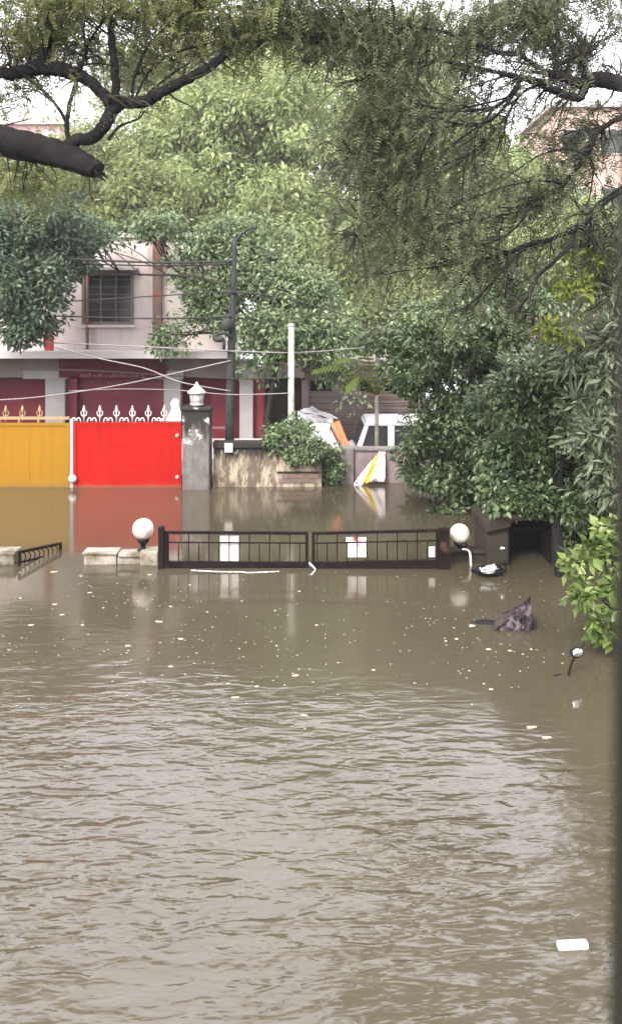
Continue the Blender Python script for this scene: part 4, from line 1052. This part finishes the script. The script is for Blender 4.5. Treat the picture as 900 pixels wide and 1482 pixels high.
Y = 8.6
overhang('tree', 'overhanging tree with a thick broken dark branch reaching in at the upper left', (-5.6, 8.8, WB),
    [Vector((-5.6, 8.8, WB)), Vector((-5.4, 8.75, 1.6)), Vector((-5.1, 8.7, 3.6)), P(-190, 150, 8.6), P(-180, 40, 8.7)], [.34, .28, .25, .20, .15],
    [[(-190, 190, 8.6, .17), (-60, 188, Y, .165), (0, 203, Y, .155), (60, 216, Y, .14), (110, 232, Y - .05, .12), (142, 247, Y - .1, .085)],
     [(85, 222, Y, .07), (110, 205, Y - .05, .075), (140, 195, Y - .05, .075), (155, 175, Y, .08), (168, 152, Y, .085), (180, 148, Y, .075), (215, 145, Y, .075), (240, 130, Y, .065), (290, 105, Y, .055), (322, 82, Y + .1, .05), (345, 50, Y + .2, .045), (385, 38, Y + .3, .045), (402, 22, Y + .3, .04), (412, -15, Y + .3, .035)],
     [(-190, 90, 8.7, .12), (-40, 96, Y, .085), (15, 106, Y, .08), (60, 98, Y, .085), (105, 106, Y, .085), (135, 122, Y, .07), (160, 148, Y, .075)],
     [(168, 152, Y, .05), (167, 110, Y, .05), (163, 70, Y, .045), (160, 20, Y + .1, .035), (158, -25, Y + .1, .025)],
     [(99, 205, Y, .03), (98, 175, Y, .032), (104, 140, Y, .028), (118, 100, Y, .024), (130, 60, Y, .02), (155, 25, Y, .014)],
     [(96, 175, Y, .024), (80, 150, Y, .022), (50, 120, Y, .02), (10, 92, Y - .1, .02)],
     [(192, 143, Y, .018), (194, 115, Y, .018), (210, 75, Y, .017), (240, 40, Y, .015), (292, 10, Y, .01)],
     [(196, 143, Y, .016), (215, 105, Y, .016), (250, 78, Y, .014), (300, 64, Y, .01)],
     [(212, 138, Y, .014), (245, 110, Y, .013), (300, 75, Y, .01)],
     [(157, 202, Y, .02), (175, 182, Y, .018), (200, 172, Y, .012), (210, 160, Y, .008)],
     [(75, 60, Y, .03), (68, 30, Y, .028), (66, -20, Y, .024)], [(60, 98, Y, .03), (68, 70, Y, .03), (78, 20, Y, .026), (80, -20, Y, .02)],
     [(385, 38, Y + .3, .025), (392, 15, Y + .3, .022), (395, -20, Y + .3, .018)],
     [(345, 55, Y + .2, .02), (390, 58, Y + .3, .018), (440, 30, Y + .4, .012)]],
    [((60, 5, 8.7, 130, 60, .8), 1200), ((200, 15, 8.9, 140, 55, .8), 1200), ((60, 70, 9.0, 80, 45, .5), 320), ((15, 60, 8.9, 60, 60, .5), 300), ((200, 85, 9.2, 110, 40, .5), 330), ((350, 15, 8.9, 120, 60, .6), 1000), ((60, 260, 9.2, 90, 45, .4), 260), ((40, 140, 9.3, 80, 45, .4), 150), ((350, 80, 9.3, 80, 30, .5), 160)],
    'leaf_olive', 7.0, .42, .20, 8, .042, .017, 'bark_dark', per_twig=3, down=.4)

Y = 9.0
overhang('tree', 'feathery grey-green tree drooping fine twigs across the upper right', (5.4, 9.2, WB),
    [Vector((5.4, 9.2, WB)), Vector((5.2, 9.2, 1.4)), Vector((4.9, 9.1, 3.4)), P(1080, 190, 9.0), P(1070, 60, 9.0)], [.30, .25, .22, .18, .13],
    [[(1080, 190, Y, .13), (980, 140, Y, .10), (900, 122, Y, .085), (862, 115, Y, .085), (840, 122, Y, .06), (815, 112, Y, .045), (790, 105, Y, .04)],
     [(845, 118, Y, .05), (845, 130, Y - .05, .05), (835, 142, Y - .1, .05), (805, 132, Y - .1, .05), (775, 118, Y - .1, .05), (740, 110, Y - .1, .035), (700, 100, Y, .02)],
     [(752, 78, Y, .035), (720, 76, Y, .03), (695, 65, Y, .025), (660, 50, Y, .015)], [(790, 105, Y, .03), (770, 92, Y, .03), (752, 78, Y, .03)],
     [(845, 115, Y, .035), (845, 90, Y, .03), (830, 82, Y, .025), (800, 98, Y, .018)],
     [(772, 75, Y + .1, .018), (785, 40, Y + .1, .018), (792, 0, Y + .2, .016), (795, -30, Y + .2, .012)],
     [(755, 112, Y - .1, .028), (735, 140, Y - .1, .024), (715, 155, Y - .15, .02), (680, 160, Y - .2, .018), (640, 162, Y - .2, .012), (600, 175, Y - .2, .008)],
     [(750, 125, Y - .1, .026), (725, 160, Y - .1, .022), (705, 176, Y - .1, .02), (680, 182, Y - .1, .018), (640, 172, Y - .1, .014), (615, 145, Y, .008)],
     [(660, 162, Y - .2, .016), (625, 195, Y - .2, .016), (610, 225, Y - .2, .014), (600, 270, Y - .2, .01), (585, 330, Y - .2, .006)],
     [(735, 165, Y, .016), (690, 215, Y, .014), (640, 240, Y, .01), (580, 262, Y, .006)],
     [(780, 122, Y - .1, .022), (755, 135, Y - .1, .018), (735, 165, Y, .016), (728, 200, Y, .01)],
     [(1010, 130, Y + .2, .07), (930, 160, Y + .2, .045), (895, 172, Y + .1, .038), (865, 190, Y + .1, .032), (848, 225, Y, .03), (815, 265, Y, .026), (770, 292, Y, .024), (735, 310, Y, .02), (670, 320, Y, .014), (600, 340, Y, .008)],
     [(1020, 250, Y + .2, .06), (940, 270, Y, .04), (885, 285, Y, .03), (845, 325, Y, .026), (800, 345, Y, .026), (760, 355, Y, .028), (730, 368, Y, .026), (690, 378, Y, .018), (640, 385, Y, .012), (560, 395, Y, .006)],
     [(735, 366, Y, .02), (700, 355, Y, .016), (665, 345, Y, .014), (620, 352, Y, .01), (560, 370, Y, .006)],
     [(730, 370, Y, .018), (700, 392, Y, .014), (665, 410, Y, .008)],
     [(722, 365, Y, .014), (722, 340, Y, .012), (728, 315, Y, .008)], [(732, 378, Y, .012), (734, 400, Y, .01), (730, 430, Y, .006)],
     [(830, 350, Y - .2, .028), (800, 380, Y - .2, .026), (778, 400, Y - .2, .022), (765, 425, Y - .2, .016), (745, 455, Y - .2, .008)],
     [(900, 270, Y - .2, .022), (870, 290, Y - .2, .02), (848, 310, Y - .2, .016), (830, 290, Y - .2, .01)],
     [(848, 225, Y, .014), (858, 240, Y, .014), (855, 270, Y, .01), (850, 300, Y, .008)],
     [(640, 172, Y - .1, .012), (600, 180, Y - .1, .01), (560, 200, Y, .008), (500, 230, Y, .005)],
     [(700, 100, Y, .02), (640, 90, Y, .016), (580, 95, Y, .012), (520, 120, Y, .007)],
     [(660, 50, Y, .016), (600, 40, Y, .014), (530, 50, Y, .01), (470, 70, Y, .006)],
     [(640, 240, Y, .01), (590, 250, Y, .009), (540, 290, Y, .007), (510, 350, Y, .005)],
     [(580, 95, Y, .012), (555, 140, Y, .01), (535, 190, Y, .008), (530, 250, Y, .006)],
     [(700, 178, Y - .3, .016), (660, 205, Y - .3, .013), (630, 240, Y - .3, .011), (615, 300, Y - .3, .007)],
     [(715, 155, Y - .3, .015), (690, 190, Y - .35, .012), (672, 240, Y - .35, .010), (668, 310, Y - .35, .006)],
     [(735, 140, Y - .3, .016), (700, 150, Y - .35, .013), (650, 158, Y - .4, .011), (600, 150, Y - .4, .007)],
     [(815, 265, Y - .2, .018), (770, 262, Y - .3, .014), (715, 275, Y - .3, .011), (650, 300, Y - .3, .007)],
     [(770, 292, Y - .2, .018), (745, 330, Y - .3, .014), (705, 352, Y - .3, .010), (640, 362, Y - .3, .006)],
     [(760, 355, Y - .2, .018), (715, 405, Y - .3, .014), (680, 440, Y - .3, .010), (655, 452, Y - .3, .006)],
     [(848, 225, Y - .2, .016), (820, 215, Y - .3, .013), (780, 225, Y - .3, .010), (740, 250, Y - .3, .006)]],
    [((530, 130, 9.0, 95, 100, .6), 1300), ((560, 220, 9.0, 75, 95, .5), 600), ((480, 40, 9.2, 150, 75, .7), 1700), ((650, 60, 9.2, 110, 75, .7), 950), ((820, 30, 9.3, 130, 60, .7), 1300), ((730, 25, 9.3, 90, 50, .6), 800),
     ((700, 205, 9.2, 140, 75, .6), 380), ((690, 290, 9.2, 160, 80, .6), 520), ((600, 370, 9.1, 130, 80, .5), 460), ((780, 270, 9.2, 90, 70, .5), 300), ((540, 320, 9.1, 90, 80, .5), 320), ((870, 330, 9.3, 60, 90, .4), 380), ((720, 400, 9.3, 130, 60, .5), 340), ((860, 205, 9.4, 70, 60, .4), 520), ((850, 95, 9.5, 80, 50, .4), 420), ((720, 130, 9.4, 70, 50, .4), 220)],
    'leaf_grey', 10.0, .46, .20, 8, .040, .015, 'bark_dark', per_twig=3, down=.55, bias=(-.35, 0, -.25), tone_mid=.42)
# yellowing sprig hanging by the forked branch
def sprig(label, blobs):
    r = empty('sprig', P(*blobs[0][:3]), label, 'sprig'); mb = MB(); C = []
    top = P(905, 330, 9.2)
    for px, py, Yq, k in blobs:
        c_ = P(px, py, Yq); branch_to(mb, top, c_, .012, .004, 5, .08)
        for _ in range(k): C.append(tuple(c_ + Vector(rand_dir(1)[0]) * .15))
    mb.build('stems', 'twig', r)['kind'] = 'stuff'; C = np.array(C)
    leaf_object('leaves', 'leaf_fresh', *clump_leaves(C, np.full(len(C), .12), 20, .085, .04), r)
sprig('yellowing leafy sprig hanging among the long leaves at the upper right', [(828, 425, 8.9, 9), (805, 492, 8.9, 10), (840, 380, 9.0, 5)])

# ================================================================== FLOATING THINGS
ps = P(828, 1371, 4.37)
fb = MB(); fb.box(-.078, .078, -.022, .022, -.015, .026, Matrix.Translation((ps.x, 4.37, 0)) @ Matrix.Rotation(R(4), 4, 'Z'))
tag(fb.build('foam_block', 'foam', bevel=.009), 'white foam block floating alone in the foreground', 'foam block')
def flake(n, r, flat=.45, up=.004):
    ph = random.random() * 6
    pts = [(r * math.cos(2 * math.pi * k / n) * random.uniform(.45, 1.25), r * flat * math.sin(2 * math.pi * k / n) * random.uniform(.6, 1.2)) for k in range(n)]
    vs = [(x, y, up + .3 * r * abs(math.sin(3 * x / r + ph)) * .25) for x, y in pts]
    q = MB(); q.add(vs + [(x * .9, y * .9, -.004) for x, y in pts], [tuple(range(n)), tuple(range(2 * n - 1, n - 1, -1))] + [(i, i + n, (i + 1) % n + n, (i + 1) % n) for i in range(n)], False)
    return q
protos = [flake(9, .036), flake(8, .026, .6), flake(11, .055, .35)]
meshes = []
for q in protos:
    o_ = q.build('floating_leaf', 'leaf_float'); meshes.append(o_.data); bpy.data.objects.remove(o_)
spots = [(78, 828, 2), (118, 834, 0), (130, 858, 2), (217, 832, 0), (230, 900, 2), (170, 845, 1), (300, 886, 1), (275, 847, 0), (247, 878, 1), (400, 935, 1), (428, 978, 0), (540, 970, 1), (372, 994, 0), (340, 1010, 2), (440, 1036, 2),
         (707, 940, 0), (737, 942, 1), (768, 940, 1), (700, 990, 1), (710, 998, 1), (768, 1053, 2), (790, 1068, 2), (645, 928, 0), (660, 925, 1), (30, 866, 0), (45, 905, 2), (90, 890, 2), (185, 935, 2), (262, 925, 0), (330, 990, 1), (247, 965, 2), (120, 905, 0), (350, 870, 1), (433, 856, 0), (398, 884, 1), (458, 905, 1), (80, 875, 0), (150, 880, 1)]
for k, (px, py, kind) in enumerate(spots):
    Yq = H * F / (py - HOR)
    o_ = bpy.data.objects.new('floating_leaf', meshes[kind]); COL.objects.link(o_)
    o_.location = ((px - CX) * Yq / F, Yq, 0); o_.rotation_euler = (0, 0, random.uniform(-.4, .4))
    s = random.uniform(.5, 1.05); o_.scale = (s, s * random.uniform(.6, 1.1), 1)
    tag(o_, 'pale leaf or fleck of foam floating on the brown water', 'floating leaf', 'pale flecks floating before the black gate')
sq = MB()
for _ in range(420):
    if random.random() < .65:
        dx, dy, wx2, wy2 = random.choice([(90, 880, 60, 22), (170, 850, 60, 14), (300, 900, 80, 30), (420, 960, 60, 30), (250, 960, 60, 25), (600, 900, 70, 20), (720, 950, 50, 25), (40, 930, 40, 25)])
        px, py = random.gauss(dx, wx2), max(826, random.gauss(dy, wy2))
    else: px, py = random.uniform(5, 800), 825 + abs(random.gauss(0, 95))
    if py > 1180: continue
    Yq = H * F / (py - HOR); r_ = random.uniform(.004, .012)
    c_ = Vector(((px - CX) * Yq / F, Yq, .003)); n = 6
    vs = [c_ + Vector((r_ * math.cos(2 * math.pi * k / n) * random.uniform(.7, 1.5), r_ * .7 * math.sin(2 * math.pi * k / n), random.uniform(0, .003))) for k in range(n)]
    sq.add(vs, [tuple(range(n))])
so_ = sq.build('floating_scum', 'scum'); so_['kind'] = 'stuff'; tag(so_, 'tiny pale bits of scum scattered over the calm brown water', 'scum')
# line of froth along the foot of the gate
fr = MB(); pts = []
for k in range(28):
    u = k / 27; px = 276 + u * 128; py = 825.5 + 2.4 * math.sin(u * 3.0) + (1.2 if u > .6 else 0)
    Yq = H * F / (py - HOR); pts.append(Vector(((px - CX) * Yq / F, Yq, .002)))
fr.tube(pts, [.003 + .006 * abs(math.sin(k * 1.7)) ** 2 for k in range(28)], 6)
tag(fr.build('froth_line', 'foam'), 'thin white line of froth along the foot of the black gate', 'froth')

# window post right beside the viewer
jb = MB(); jb.bar(P(912, 1900, .40), P(941, -500, .40), .016, .02)
tag(jb.build('window_post', 'jamb'), 'dark blurred window post close to the viewer at the right edge', 'post')

# thin haze volume added to lift and pale the far trees
hb_ = MB(); hb_.box(-152, 152, -42, 262, -1.96, 16.5)
hz_ = hb_.build('haze', 'ground'); hz_['kind'] = 'stuff'; tag(hz_, 'thin pale haze added over the flooded lane to lighten the far trees', 'haze')
hm_ = bpy.data.materials.new('haze_air'); hm_.use_nodes = True; ht = hm_.node_tree; ht.nodes.clear()
ho = ht.nodes.new('ShaderNodeOutputMaterial'); hv = ht.nodes.new('ShaderNodeVolumePrincipled')
hv.inputs['Density'].default_value = 0.0008; hv.inputs['Color'].default_value = (0.9, 0.9, 0.9, 1); hv.inputs['Anisotropy'].default_value = 0.2
ht.links.new(hv.outputs[0], ho.inputs['Volume'])
hz_.data.materials.clear(); hz_.data.materials.append(hm_)
